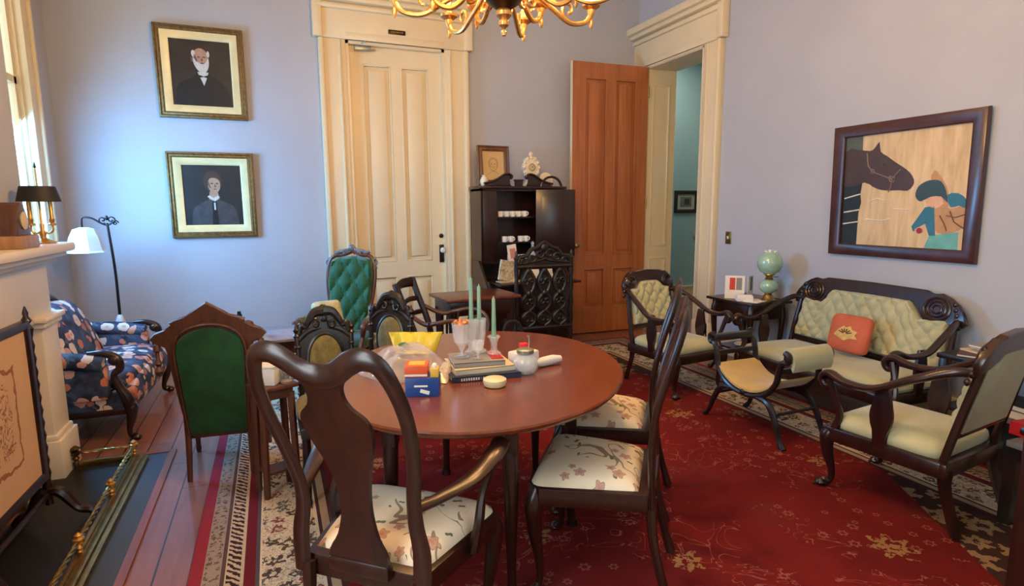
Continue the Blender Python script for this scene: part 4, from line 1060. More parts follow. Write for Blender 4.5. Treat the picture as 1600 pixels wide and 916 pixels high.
# greeting card / booklets
b = MB(); b.box((0, 0, 0.10), (0.16, 0.003, 0.20), rz(radians(-20)) , m=0); b.box((0.136, 0.0, 0.10), (0.13, 0.003, 0.20), rz(radians(48)), m=0)
for q, (x0, m_) in enumerate(((-0.02, 1), (0.035, 2))): b.box((x0*cos(radians(-20))+0.003*sin(radians(-20)), x0*sin(radians(-20))-0.003, 0.13), (0.045, 0.003, 0.105), rz(radians(-20)), m=m_)
b.box((0.145, 0.008, 0.13), (0.06, 0.004, 0.12), rz(radians(48)), m=2)
card = b.build('folded_brochure', [mat('paper_white', rgb(232, 226, 214), 0.8), mat('print_red', rgb(206, 66, 48), 0.7), mat('print_grey', rgb(140, 134, 128), 0.7)], loc=(3.70, 3.86, LT), rot=(0, 0, radians(-22)))
tag(card, 'upright folded brochure with red and grey panels beside the oil lamp', 'brochure')
b = MB(); b.box((0, 0, 0.025), (0.13, 0.09, 0.05), bev=0.006); b.box((0, -0.03, 0.052), (0.11, 0.02, 0.01))
tag(b.build('card_holder', MATS['paper_white'], loc=(3.675, 3.72, LT), rot=(0, 0, radians(-30))), 'small white card box in front of the folded brochure', 'box')
b = MB(); b.box((0, 0, 0.004), (0.19, 0.13, 0.008), bev=0.002); tag(b.build('leaflet_stack', MATS['paper_white'], loc=(3.745, 3.66, LT), rot=(0, 0, radians(15))), 'flat white leaflets lying between brochure and oil lamp', 'leaflets')

# ------------------------------------------------------------------ end table with books at right of settee
t = thing('end_table', 'dark end table with lower shelf crammed with books right of the settee', 'table', (3.78, 1.78, 0), 0)
b = MB(); b.box((0, 0, 0.60), (0.56, 0.56, 0.03), bev=0.008); b.build('table_top', ebon, t)
b = MB(); b.box((0, 0, 0.30), (0.50, 0.50, 0.02)); b.box((0, 0, 0.12), (0.50, 0.50, 0.02)); b.build('shelf', ebon, t)
for sx in (-1, 1):
    for sy in (-1, 1): MB().box((sx*0.25, sy*0.25, 0.293), (0.04, 0.04, 0.585), bev=0.006).build('leg', ebon, t)
bk_cols = {'red_cover': (176, 36, 34), 'cream_cover': (206, 190, 160), 'blue_cover': (48, 66, 104), 'brown_cover': (92, 56, 42), 'grey_cover': (140, 136, 130), 'dark_cover': (34, 32, 36), 'navy_cover': (34, 44, 70), 'pink_cover': (206, 140, 120)}
for k_, v_ in bk_cols.items(): mat(k_, rgb(*v_), 0.5)
pages = mat('book_pages', rgb(222, 210, 186), 0.85, bump=0.3, bscale=300)
def book(name, label, loc, rot, w, d, h, cover, group=None, spine_text=None):
    b = MB(); cv = MATS[cover]
    b.box((0, 0, 0.0015), (w, d, 0.003)); b.box((0, 0, h-0.0015), (w, d, 0.003)); b.box((0, -d/2+0.0015, h/2), (w, 0.003, h))
    b.box((0, 0.002, h/2), (w-0.008, d-0.008, h-0.007), m=1)
    if spine_text:
        x = -w*0.36
        for ch in spine_text: b.box((x, -d/2-0.0004, h/2), (0.006 if ch != ' ' else 0.001, 0.001, h*0.5), m=1); x += 0.010
    return tag(b.build(name, [cv, pages], loc=loc, rot=(0, 0, rot)), label, 'book', group)
z = 0.615
book('book', 'cream book at the bottom of the pile on the end table behind the armchair', (3.68, 1.86, z), 1.3, 0.26, 0.19, 0.022, 'cream_cover', 'books on the end table')
book('book', 'pink-edged book in the middle of the end table pile', (3.70, 1.84, z+0.022), 1.1, 0.24, 0.18, 0.018, 'pink_cover', 'books on the end table')
book('book', 'pale grey book topmost on the end table pile', (3.69, 1.85, z+0.040), 1.45, 0.22, 0.16, 0.016, 'grey_cover', 'books on the end table')
book('book', 'brown book lying alone at the front of the end table', (3.60, 1.93, z), 0.4, 0.17, 0.12, 0.015, 'brown_cover', 'books on the end table')
book('book', 'thick grey book on the middle shelf of the end table', (3.74, 1.78, 0.31), 1.5, 0.3, 0.22, 0.045, 'grey_cover', 'books inside the end table')
book('book', 'dark book on top of the thick grey one in the end table', (3.74, 1.78, 0.355), 1.4, 0.28, 0.2, 0.03, 'dark_cover', 'books inside the end table')
b = MB(); b.box((0, 0, 0.035), (0.16, 0.10, 0.06), bev=0.008); b.lathe([(0.022, 0), (0.024, 0.02), (0.018, 0.025)], 16, (-0.03, -0.052, 0.035), rx(radians(90)), m=1); b.box((0.045, -0.052, 0.05), (0.035, 0.004, 0.016), m=1)
b.box((0, 0, 0.069), (0.14, 0.08, 0.008))
tag(b.build('camera', [mat('black_plastic', rgb(26, 26, 30), 0.35), mat('grey_lens', rgb(150, 155, 165), 0.2, 0.5)], loc=(3.62, 1.68, z), rot=(0, 0, radians(-62))), 'black box camera on the end table at the right edge', 'camera')

# low table at right edge with red box
t = thing('low_table', 'dark low table with pale top cut off by the right edge of the photo', 'table', (3.26, 1.18, 0), radians(-3))
b = MB(); b.box((0.0, 0, 0.385), (0.52, 0.50, 0.03), bev=0.006); b.build('table_top', mat('grey_laminate', rgb(128, 120, 112), 0.4), t)
b = MB(); b.box((0.0, 0, 0.34), (0.50, 0.48, 0.06)); b.build('apron', ebon, t)
for sx in (-1, 1):
    for sy in (-1, 1): MB().box((sx*0.235, sy*0.225, 0.17), (0.05, 0.05, 0.325)).build('leg', ebon, t)
b = MB(); b.box((0, 0, 0.03), (0.30, 0.22, 0.06), bev=0.003)
tag(b.build('red_box', mat('red_carton', rgb(214, 22, 30), 0.45), loc=(3.25, 1.36, 0.4), rot=(0, 0, radians(-6))), 'flat red carton on the low table at the right edge', 'box')
b = MB(); b.box((0, 0, 0.04), (0.20, 0.15, 0.08), bev=0.008); b.box((0.0, -0.077, 0.03), (0.05, 0.004, 0.02), m=1)
tag(b.build('black_case', [MATS['black_plastic'], MATS['paper_white']], loc=(3.26, 1.36, 0.46), rot=(0, 0, radians(20))), 'black case with a white tag stacked on the red carton', 'case')
t = thing('cabinet', 'dark brown cabinet corner cut off by the lower right edge of the photo', 'cabinet', (2.40, 0.79, 0), radians(0))
# cabinet stands just at the frame edge
b = MB(); b.box((0, 0, 0.36), (0.44, 0.42, 0.72), bev=0.006); b.build('body', mahog_dk, t)
b = MB(); b.box((0, 0, 0.735), (0.46, 0.44, 0.03), bev=0.01); b.build('top', mahog_dk, t)

# ------------------------------------------------------------------ secretary desk (local faces -y)
t = thing('secretary_desk', 'tall dark secretary bookcase with scrolled pediment and one door standing open', 'secretary', (2.44, 5.62, 0), 0)
W = 0.94; D = 0.42
cx = 0.0; hw = W/2
b = MB()
b.box((0, 0.04, 0.36), (W, D+0.02, 0.72), bev=0.006)
b.build('base', mahog_dk, t)
b = MB(); h0, h1 = 0.90, 1.65; d2_ = 0.30; yc = 0.10
for s in (-1, 1): b.box((s*(hw-0.012), yc, (0.72+h1)/2), (0.024, d2_, h1-0.72))
b.box((0, yc+d2_/2-0.008, (0.72+h1)/2), (W-0.02, 0.016, h1-0.72)); b.box((0, yc, h1-0.01), (W, d2_, 0.02)); b.box((0, yc, h0), (W-0.02, d2_, 0.02)); 
b.box((-hw+0.095, yc-d2_/2+0.01, (h0+h1)/2), (0.165, 0.02, h1-h0-0.02), bev=0.003)
b.build('bookcase', mahog_dk, t)
b = MB()
for z in (1.10, 1.36): b.box((0.08, yc, z), (0.72, d2_-0.04, 0.014))
b.build('shelf', mahog_dk, t)
b = MB(); b.box((0, yc-0.01, h1+0.015), (W+0.05, d2_+0.05, 0.03), bev=0.01); b.build('cornice', mahog_dk, t)
yp = yc-d2_/2-0.01
for s in (-1, 1):
    b = MB(); o = [(s*(hw+0.005), h1+0.03), (s*(hw-0.02), h1+0.045), (s*0.38, h1+0.06), (s*0.30, h1+0.085), (s*0.22, h1+0.13), (s*0.15, h1+0.15), (s*0.095, h1+0.14), (s*0.085, h1+0.115), (s*0.11, h1+0.10), (s*0.14, h1+0.105), (s*0.13, h1+0.06), (s*0.10, h1+0.03)]
    if s < 0: o = o[::-1]
    b.prism([(x*0.82-0.05, z) for x, z in o], 0.025, tr(0, yp, 0), 0.004)
    b.tube([(x*0.82-0.05, yp-0.005, z) for x, z in [(s*hw, h1+0.055), (s*0.38, h1+0.07), (s*0.29, h1+0.10), (s*0.2, h1+0.145), (s*0.13, h1+0.15), (s*0.095, h1+0.125), (s*0.115, h1+0.105)]], 0.012, 8, smooth=3)
    b.build('pediment_scroll', mahog_dk, t)
b = MB(); b.box((-0.05, yp+0.012, h1+0.05), (0.08, 0.03, 0.06)); b.box((-0.05, yp+0.012, h1+0.09), (0.10, 0.045, 0.018), bev=0.004); b.build('plinth', mahog_dk, t)
# drop-front writing part: slanted sides and open lid with pigeonholes
for s in (-1, 1):
    b = MB(); b.prism([(-0.28, 0.66), (0.18, 0.66), (0.18, 0.92), (-0.02, 0.92)] if True else [], 0.022, tr(s*(hw-0.011)-(-0.011 if s > 0 else 0.011)*1.0, 0, 0) @ rz(radians(90)) @ Matrix(((1, 0, 0, 0), (0, 1, 0, 0), (0, 0, 1, 0), (0, 0, 0, 1))))
    b.build('slant_side', mahog_dk, t)
b = MB(); b.box((0, -0.33, 0.715), (W-0.06, 0.36, 0.022), bev=0.004); b.build('writing_lid', mahog_dk, t)
# open door: hinged at right front corner, swung out flat
b = MB(); b.box((0.0, 0, 0), (0.42, 0.022, 0.70), bev=0.003); b.box((0.0, -0.012, 0), (0.30, 0.006, 0.56), bev=0.002)
b.build('door', mahog_dk, t, loc=(0.33, yc-d2_/2-0.09, 1.295), rot=(0, 0, radians(-14)))
def add_small(name, label, cat, mb, m, loc, rot=0, group=None): return tag(mb.build(name, m, loc=loc, rot=(0, 0, rot)), label, cat, group)
# mugs on the shelves
def mug():
    b = MB(); b.lathe([(0.002, 0), (0.027, 0.0), (0.031, 0.02), (0.031, 0.058), (0.028, 0.058), (0.027, 0.008), (0.002, 0.008)], 14, cap=False)
    b.tube([(0.03, 0, 0.048), (0.046, 0, 0.045), (0.048, 0, 0.022), (0.03, 0, 0.015)], 0.004, 6, smooth=3); return b
names = ['leftmost', 'second from left', 'middle', 'second from right', 'rightmost']
cup0 = None
for i in range(5):
    loc = (2.44-0.235+i*0.067, 5.62+0.0, 1.367)
    lab = 'white china cup on the upper secretary shelf, %s of the five' % names[i]
    if cup0 is None: cup0 = tag(mug().build('china_cup', white_m, loc=loc, rot=(0, 0, -1.0)), lab, 'cup', 'china cups on the upper secretary shelf')
    else:
        o = cup0.copy(); COL.objects.link(o); o.location = loc; o['label'] = lab
lc = [(-0.20, 1.107, 'left end of the lower secretary shelf behind the paper card'), (-0.13, 1.107, 'lower secretary shelf, just right of the paper card'), (-0.02, 1.107, 'middle of the lower secretary shelf'), (0.04, 1.107, 'lower secretary shelf beside the glass decanter'), (-0.14, 0.912, 'bottom of the secretary bookcase below the card'), (-0.06, 0.912, 'bottom of the secretary bookcase, middle of three'), (0.01, 0.912, 'bottom of the secretary bookcase nearest the decanter')]
for x, z, lb in lc:
    o = cup0.copy(); COL.objects.link(o); o.location = (2.44+x, 5.60, z); o['label'] = 'small white cup at the '+lb; o['group'] = 'cups low in the secretary'
b = MB(); b.box((0, 0, 0.14), (0.10, 0.004, 0.28), ry(radians(-8)) , m=0); b.box((-0.002, -0.003, 0.19), (0.06, 0.002, 0.10), ry(radians(-8)), m=1)
add_small('paper_card', 'tall pale card leaning on the secretary writing shelf', 'card', b, [MATS['paper_white'], MATS['pink_cover']], (2.25, 5.40, 0.812))
paper_print = mat('printed_paper', rgb(198, 188, 160), 0.8, var=0.5, vscale=45)
b = MB(); b.box((0, 0, 0.11), (0.22, 0.03, 0.20), ry(radians(10))); b.box((0, 0, 0.005), (0.24, 0.12, 0.01)); add_small('letter_rack', 'bundle of printed cards standing on the open secretary lid', 'papers', b, paper_print, (2.17, 5.31, 0.726), radians(8))
for i, (x, l) in enumerate(((0.03, 'crumpled white letter on the secretary lid behind the black chair'), (0.19, 'pale folded letter at the right of the secretary lid'))):
    b = MB(); b.box((0, 0, 0.06), (0.10, 0.006, 0.12), rx(radians(-15))); b.box((0.02, 0.02, 0.003), (0.12, 0.08, 0.006)); add_small('letter', l, 'letter', b, MATS['paper_white'], (2.44+x, 5.36, 0.732), 0.3*i-0.2, 'letters on the secretary lid')
b = MB(); b.lathe([(0.002, 0), (0.04, 0), (0.045, 0.03), (0.03, 0.07), (0.014, 0.10), (0.013, 0.14), (0.022, 0.15), (0.012, 0.155), (0.022, 0.18), (0.002, 0.20)], 16)
add_small('glass_decanter', 'clear glass decanter with stopper by the open secretary door', 'decanter', b, glass, (2.54, 5.555, 0.912))

# things on top of the secretary
def picture(name, label, cat, w, h, prof, fm, art, loc, rot, tilt=0.0, liner=None):
    t = thing(name, label, cat, loc, rot); t.rotation_euler = (tilt, 0, rot)
    b = MB(); rect_frame(b, w, h, prof); b.build('frame', fm, t)
    if liner:
        lp, lm, lw, lh = liner; b = MB(); rect_frame(b, lw, lh, lp); b.build('liner', lm, t)
    b, ms = art; b.build('canvas', ms, t)
    return t
pf = [(0, -0.012), (0.0, -0.02), (0.012, -0.03), (0.035, -0.022), (0.048, -0.034), (0.055, -0.03), (0.055, 0), (0, 0)]
b = MB(); b.box((0, -0.004, 0), (0.25, 0.008, 0.32))
ell = lambda cx, cz, a, c, n=22, k=1.0: [(cx+a*cos(2*pi*i/n), cz+c*sin(2*pi*i/n)) for i in range(n)]
def outline_tube(b, pts, r, y, m): b.tube([(x, y, z) for x, z in pts], r, 5, closed=True, m=m)
outline_tube(b, ell(0, 0.01, 0.045, 0.062), 0.0018, -0.009, 1); outline_tube(b, ell(0, 0.035, 0.05, 0.05), 0.0014, -0.009, 1)
for s in (-1, 1):
    b.tube([(s*0.028, -0.009, 0.022), (s*0.018, -0.009, 0.026), (s*0.010, -0.009, 0.022)], 0.0018, 5, m=1); b.flat(ell(s*0.019, 0.014, 0.006, 0.0035, 10), -0.0095, m=1)
b.tube([(0.002, -0.009, 0.014), (0.006, -0.009, -0.008), (-0.002, -0.009, -0.010)], 0.0014, 5, m=1); b.tube([(-0.014, -0.009, -0.026), (0, -0.009, -0.028), (0.014, -0.009, -0.026)], 0.0018, 5, m=1)
b.tube([(-0.05, -0.009, -0.085), (-0.02, -0.009, -0.06), (0.02, -0.009, -0.06), (0.06, -0.009, -0.09)], 0.0014, 5, m=1)
picture('framed_drawing', 'face drawing in a wide wooden frame on top of the secretary', 'picture', 0.24, 0.30, pf, wood('frame_wood', rgb(70, 42, 24), rgb(122, 80, 46), 0.35), (b, [mat('aged_paper', rgb(206, 172, 116), 0.8, var=0.06, vscale=9), mat('pencil', rgb(120, 92, 62), 0.9)]), (2.195, 5.80, 1.897), 0, radians(-6))
# porcelain clock
t = thing('porcelain_clock', 'ornate white porcelain clock on top of the secretary', 'clock', (2.575, 5.68, 1.68), 0)
b = MB(); o = []
for i in range(48):
    a = 2*pi*i/48; r = 1+0.09*cos(8*a)+0.05*cos(16*a+1); o.append((0.088*r*cos(a), 0.20+0.105*r*sin(a)*(1.1 if sin(a) > 0 else 1)))
b.prism(o, 0.06, tr(0, -0.03, 0), 0.012); b.lathe([(0.09, 0), (0.095, 0.02), (0.07, 0.035), (0.055, 0.06), (0.045, 0.10)], 20)
for i in range(12):
    a = 2*pi*i/12; b.ball((0.085*cos(a), -0.025, 0.20+0.10*sin(a)), (0.02, 0.016, 0.02), 8, 6)
b.ball((0, -0.01, 0.335), (0.025, 0.02, 0.03), 8, 6); b.build('case', mat('cream_porcelain', rgb(228, 214, 180), 0.25, var=0.12, vscale=25, coat=0.4), t)
b = MB(); b.lathe([(0.040, 0), (0.042, 0.008), (0.036, 0.010), (0.0, 0.010)], 24, (0, -0.03, 0.20), rx(radians(90))); b.build('dial', mat('dial_cream', rgb(206, 190, 150), 0.4), t)
b = MB(); outline_tube(b, ell(0, 0.20, 0.034, 0.034), 0.002, -0.042, 0); b.box((0.006, -0.042, 0.207), (0.003, 0.002, 0.03), ry(0.6)); b.box((-0.006, -0.042, 0.205), (0.002, 0.002, 0.02), ry(-0.9)); b.build('clock_hands', black_m, t)
b = MB(); b.lathe([(0.002, 0), (0.03, 0), (0.042, 0.03), (0.044, 0.06), (0.03, 0.09), (0.02, 0.10), (0.024, 0.112), (0.002, 0.105)], 18); add_small('ginger_jar', 'small round white jar at the left end of the secretary top', 'jar', b, MATS['cream_porcelain'], (2.045, 5.66, 1.68))
b = MB(); b.lathe([(0.002, 0), (0.04, 0.004), (0.075, 0.02), (0.073, 0.024), (0.002, 0.01)], 22, (0, 0, 0.07), rx(radians(72))); add_small('china_plate', 'china plate standing at the right end of the secretary top', 'plate', b, MATS['cream_porcelain'], (2.74, 5.66, 1.684))
b = MB(); b.tube([(0.12*cos(a), 0, 0.12*sin(a)) for a in [radians(18*i) for i in range(11)]], [(0.014, 0.012)]*11, 8); add_small('curved_bracket', 'dark arched wooden handle on the right of the secretary top', 'ornament', b, ebon, (2.76, 5.56, 1.66))

# ------------------------------------------------------------------ tall black carved chair in front of secretary (local faces +y; its back toward us)
t = thing('carved_tall_chair', 'tall black pierced carved chair in front of the secretary', 'chair', (2.29, 4.95, RZ), face(0.05, 1))
b = MB(); hw = 0.27
for s in (-1, 1):
    prof = [(0.018, 0)]+[(0.024 if i % 2 else 0.016, 0.06+0.075*i) for i in range(12)]+[(0.02, 0.98), (0.026, 1.0), (0.012, 1.02), (0.016, 1.045), (0.003, 1.07)]
    b.lathe(prof, 10, (s*hw, -0.22, 0)); 
b.build('stile', ebon, t)
b = MB(); Y = -0.22
b.tube([(-hw, Y, 0.355), (hw, Y, 0.355)], (0.022), 8); b.tube([(-hw, Y, 0.92), (hw, Y, 0.92)], 0.024, 8)
for q in range(3):
    x0 = (q-1)*0.155
    b.prism(spl([(x0+x, z) for x, z in sym([(0.0, 0.36), (0.045, 0.37), (0.05, 0.44), (0.02, 0.50), (0.03, 0.56), (0.022, 0.62), (0.035, 0.72), (0.05, 0.80), (0.03, 0.87), (0.0, 0.90)])], 2, True), 0.014, tr(0, Y-0.007, 0))
    for s in (-1, 1):
        b.tube([(x0+s*x, Y, z) for x, z in [(0.0, 0.37), (0.055, 0.41), (0.06, 0.46), (0.02, 0.50), (0.0, 0.515)]], [0.016, 0.02, 0.02, 0.018, 0.016], 8, smooth=3)
        b.tube([(x, Y-0.008, z) for x, z in scroll(x0+s*0.026, 0.44, 0.03, 1.1, 2.0, 12, s)], 0.010, 6)
        b.tube([(x0+s*x, Y, z) for x, z in [(0.0, 0.51), (0.05, 0.56), (0.055, 0.62), (0.02, 0.67), (0.045, 0.72), (0.06, 0.79), (0.03, 0.86), (0.0, 0.91)]], [0.014, 0.018, 0.02, 0.022, 0.018, 0.022, 0.018, 0.016], 8, smooth=3)
        b.tube([(x, Y-0.008, z) for x, z in scroll(x0+s*0.025, 0.60, 0.028, 1.1, 1.0, 12, s)], 0.010, 6)
        b.tube([(x, Y-0.008, z) for x, z in scroll(x0+s*0.028, 0.79, 0.030, 1.1, 4.0, 12, -s)], 0.011, 6)
    b.ball((x0, Y-0.01, 0.675), (0.03, 0.022, 0.035), 10, 8); b.ball((x0, Y, 0.88), (0.028, 0.02, 0.03), 10, 8)
b.build('pierced_splat', ebon, t)
b = MB()
o = sym([(0.0, 0.93), (0.25, 0.93), (0.265, 0.98), (0.23, 1.02), (0.17, 1.01), (0.15, 1.06), (0.09, 1.08), (0.07, 1.13), (0.0, 1.15)])
b.prism(sym([(0.0, 0.92), (0.25, 0.93), (0.24, 0.97), (0.15, 0.985), (0.10, 1.02), (0.05, 1.03), (0.0, 1.06)]), 0.014, tr(0, Y-0.007, 0))
b.tube([(x, Y, z) for x, z in spl(sym([(0.26, 0.96), (0.24, 1.01), (0.17, 1.02), (0.13, 1.075), (0.07, 1.09), (0.0, 1.14)]), 2)], 0.02, 8)
for s in (-1, 1):
    for cx_, cz_, r_ in ((0.20, 0.975, 0.035), (0.12, 1.0, 0.045), (0.045, 1.035, 0.045)):
        b.tube([(x, Y-0.006, z) for x, z in scroll(s*cx_, cz_, r_, 1.2, 0.5, 14, s)], 0.012, 6)
    b.tube([(s*0.25, Y, 0.95), (s*0.16, Y, 0.96), (s*0.06, Y, 0.97), (0, Y, 0.99)], 0.015, 8, smooth=2)
b.ball((0, Y, 1.09), (0.045, 0.025, 0.05), 10, 8)
b.build('crest', ebon, t)
b = MB(); b.box((0, 0.03, 0.34), (0.50, 0.44, 0.06), bev=0.015); b.build('seat', ebon, t)
for s in (-1, 1):
    b = MB(); b.lathe([(0.02, 0), (0.026, 0.03), (0.016, 0.07), (0.024, 0.2), (0.018, 0.25), (0.026, 0.31)], 10, (s*0.22, 0.2, 0)); b.build('leg', ebon, t)
b = MB(); b.cyl((-0.27, Y, 0.15), (0.27, Y, 0.15), 0.018); b.cyl((-0.24, 0.2, 0.12), (0.24, 0.2, 0.12), 0.015); b.build('stretcher', ebon, t)

# ------------------------------------------------------------------ small writing table and spindle armchair
t = thing('writing_table', 'small reddish brown writing table between the cream door and the secretary', 'table', (1.56, 4.60, RZ), radians(4))
b = MB(); b.box((0, 0, 0.715), (0.66, 0.46, 0.026), bev=0.006); b.build('table_top', redwood, t)
b = MB(); b.box((0, 0, 0.642), (0.58, 0.38, 0.12), bev=0.004); b.build('apron', mahog_dk, t)
for sx in (-1, 1):
    for sy in (-1, 1): MB().tube([(sx*0.26, sy*0.16, 0.62), (sx*0.26, sy*0.16, 0.0)], [0.028, 0.017], 4, square=True).build('leg', mahog_dk, t)
t = thing('spindle_armchair', 'dark armchair with curved spindle arms seen from the side by the writing table', 'chair', (1.17, 3.96, RZ), face(1, -0.6))
b = MB()
for s in (-1, 1): b.tube([(s*0.17, -0.20, 0.42), (s*0.175, -0.235, 0.6), (s*0.18, -0.31, 0.80), (s*0.185, -0.355, 0.93)], [(0.024, 0.026)]*4, 8, smooth=3)
for z, w in ((0.9, 0.035), (0.78, 0.02), (0.68, 0.018)): b.tube([(-0.18, -0.24-0.33*(z-0.58), z), (0, -0.26-0.33*(z-0.58), z+0.01), (0.18, -0.24-0.33*(z-0.58), z)], [(w, 0.012)]*3, 8, smooth=3, ref=(0, 1, 0))
b.build('back_frame', mahog_dk, t)
b = MB(); b.cushion((0, 0, 0.43), (0.46, 0.44, 0.06), 0.45); b.build('seat', mahog_dk, t)
for s in (-1, 1):
    b = MB(); b.tube([(s*0.18, -0.27, 0.72), (s*0.22, -0.14, 0.655), (s*0.25, -0.04, 0.67), (s*0.255, 0.08, 0.69), (s*0.245, 0.18, 0.66), (s*0.235, 0.22, 0.58), (s*0.22, 0.20, 0.46)], [0.016, 0.017, 0.015, 0.015, 0.015, 0.015, 0.016], 8, smooth=4)
    b.build('arm', walnut, t)
    for k in range(4):
        y = -0.10+0.085*k; MB().tube([(s*0.215, y, 0.45), (s*0.22, y, 0.56), (s*0.25, y, 0.675)], [0.007, 0.012, 0.007], 6, smooth=2).build('spindle', mahog_dk, t)
    b = MB(); b.lathe([(0.014, 0), (0.02, 0.1), (0.014, 0.2), (0.022, 0.3), (0.018, 0.42)], 10, (s*0.18, 0.16, 0)); b.build('leg', mahog_dk, t)
    b = MB(); b.lathe([(0.014, 0), (0.02, 0.1), (0.014, 0.2), (0.022, 0.3), (0.018, 0.42)], 10, (s*0.17, -0.18, 0)); b.build('leg', mahog_dk, t)
# black bag beside the table
b = MB()
def bagfn(x, y, z): return (x*(1-0.25*max(0, z)/0.3), y*(1-0.2*max(0, z)/0.3)+0.02*sin(z*14), z)
b.cushion((0, 0, 0.30), (0.30, 0.20, 0.60), 0.35, fn=bagfn); b.tube([(-0.08, 0, 0.56), (-0.04, 0, 0.66), (0.04, 0, 0.66), (0.08, 0, 0.56)], 0.012, 6, smooth=4)
tag(b.build('black_cloth_bag', mat('black_cloth', rgb(20, 18, 20), 0.85, bump=0.3, bscale=30), loc=(1.50, 3.62, RZ)), 'tall black cloth bag standing behind the dining table candles', 'bag')

# ------------------------------------------------------------------ wall art
# portraits (local centre origin, faces -y)
gprof = [(0, -0.012), (0.0, -0.030), (0.012, -0.040), (0.026, -0.034), (0.036, -0.046), (0.048, -0.040), (0.052, -0.02), (0.052, 0), (0, 0)]
lprof = [(0, -0.008), (0.0, -0.012), (0.010, -0.018), (0.05, -0.034), (0.062, -0.036), (0.062, -0.004), (0, -0.004)]
dkbg = mat('dark_oil_brown', rgb(46, 36, 28), 0.4, var=0.35, vscale=5); dkbg2 = mat('dark_oil_grey', rgb(34, 33, 32), 0.4, var=0.3, vscale=5)
coat_b = mat('oil_black_coat', rgb(20, 19, 21), 0.4, var=0.2, vscale=8); skin = mat('oil_skin', rgb(172, 132, 104), 0.45, var=0.15, vscale=22)
skin_d = mat('oil_skin_shadow', rgb(106, 76, 60), 0.45); beard = mat('oil_white_beard', rgb(196, 190, 178), 0.45, var=0.12, vscale=60); hair_d = mat('oil_dark_hair', rgb(66, 48, 38), 0.4)
grey_c = mat('oil_grey_dress', rgb(62, 60, 62), 0.4, var=0.3, vscale=12)
def portrait(which):
    W, H = 0.49, 0.57; KS = 1.1
    b = MB(); b.box((0, -0.002, 0), (W, 0.004, H), m=0)
    def F(p, lay, m): b.flat([(x*KS, z*KS) for x, z in p], -0.0045-0.0006*lay, m=m)
    if which == 'man':
        F(spl([(-0.20, -0.26), (-0.185, -0.13), (-0.15, -0.075), (-0.07, -0.035), (-0.03, 0.005), (0.05, 0.005), (0.09, -0.03), (0.15, -0.07), (0.19, -0.15), (0.205, -0.26)], 3), 1, 1)
        F([(-0.03, 0.01), (0.05, 0.01), (0.03, -0.05), (0.012, -0.095), (-0.005, -0.05)], 2, 4)
        F([(-0.018, -0.012), (0.012, -0.022), (0.042, -0.012), (0.042, -0.034), (0.012, -0.026), (-0.018, -0.034)], 3, 1)
        F(ell(0.0, 0.115, 0.058, 0.078), 3, 2); F(spl([(-0.055, 0.12), (-0.05, 0.07), (-0.022, 0.02), (0.01, 0.0), (0.04, 0.02), (0.058, 0.07), (0.055, 0.12), (0.035, 0.085), (0.01, 0.078), (-0.02, 0.085)], 3, True), 4, 4)
        F(ell(-0.06, 0.105, 0.010, 0.02), 4, 3); F(ell(-0.05, 0.15, 0.014, 0.026), 5, 4); F(ell(0.056, 0.15, 0.010, 0.024), 5, 4)
        F(ell(0.01, 0.078, 0.016, 0.005), 6, 3)
    else:
        F(spl([(-0.17, -0.26), (-0.155, -0.12), (-0.10, -0.07), (-0.03, -0.035), (0.03, -0.035), (0.10, -0.065), (0.16, -0.11), (0.185, -0.26)], 3), 1, 6)
        F([(-0.02, -0.26), (-0.01, -0.05), (0.02, -0.05), (0.03, -0.26)], 2, 1)
        F(ell(0.002, 0.112, 0.070, 0.088), 2, 5); F(ell(0.012, 0.085, 0.046, 0.068), 4, 2)
        F([(-0.025, 0.03), (0.035, 0.03), (0.045, -0.03), (0.005, -0.05), (-0.035, -0.03)], 3, 2)
        F([(-0.045, -0.012), (-0.03, 0.0), (0.0, -0.022), (0.035, -0.002), (0.048, -0.016), (0.01, -0.05)], 4, 4)
        F(spl([(-0.06, 0.07), (-0.055, 0.155), (0.005, 0.19), (0.055, 0.165), (0.068, 0.09), (0.048, 0.125), (0.012, 0.143), (-0.028, 0.128)], 3, True), 6, 5)
        F([(0.0, -0.06), (0.012, -0.06), (0.012, -0.12), (0.0, -0.12)], 5, 4)
    # brow, eyes, nose, mouth
    cx, cz = (0.006, 0.125) if which == 'man' else (0.016, 0.095)
    for s in (-1, 1):
        F(ell(cx+s*0.020, cz, 0.010, 0.004, 12), 6, 5); b.tube([(cx+s*0.032, -0.009, cz+0.012), (cx+s*0.02, -0.009, cz+0.016), (cx+s*0.009, -0.009, cz+0.012)], 0.0022, 5, m=3)
    F([(cx+0.002, cz), (cx+0.012, cz-0.028), (cx-0.004, cz-0.030)], 6, 3)
    if which != 'man': F(ell(cx+0.002, cz-0.045, 0.013, 0.004, 12), 6, 3)
    F(spl([(cx-0.045, cz+0.02), (cx-0.03, cz-0.03), (cx-0.038, cz-0.035), (cx-0.052, cz)], 3, True), 5, 3)
    return b, [dkbg if which == 'man' else dkbg2, coat_b, skin, skin_d, beard, hair_d, grey_c]
for which, zc, lab in (('man', 2.655, 'gilt-framed portrait of a bald man with a white beard, above the other portrait'), ('woman', 1.59, 'gilt-framed portrait of a woman in a dark dress, below the other portrait')):
    picture('framed_portrait', lab, 'painting', 0.60, 0.68 if which == 'man' else 0.66, gprof, gilt, portrait(which), (-0.485 if which == 'man' else -0.47, YB-0.008, zc), 0, radians(1.0), (lprof, gilt_lt, 0.476, 0.556 if which == 'man' else 0.536))

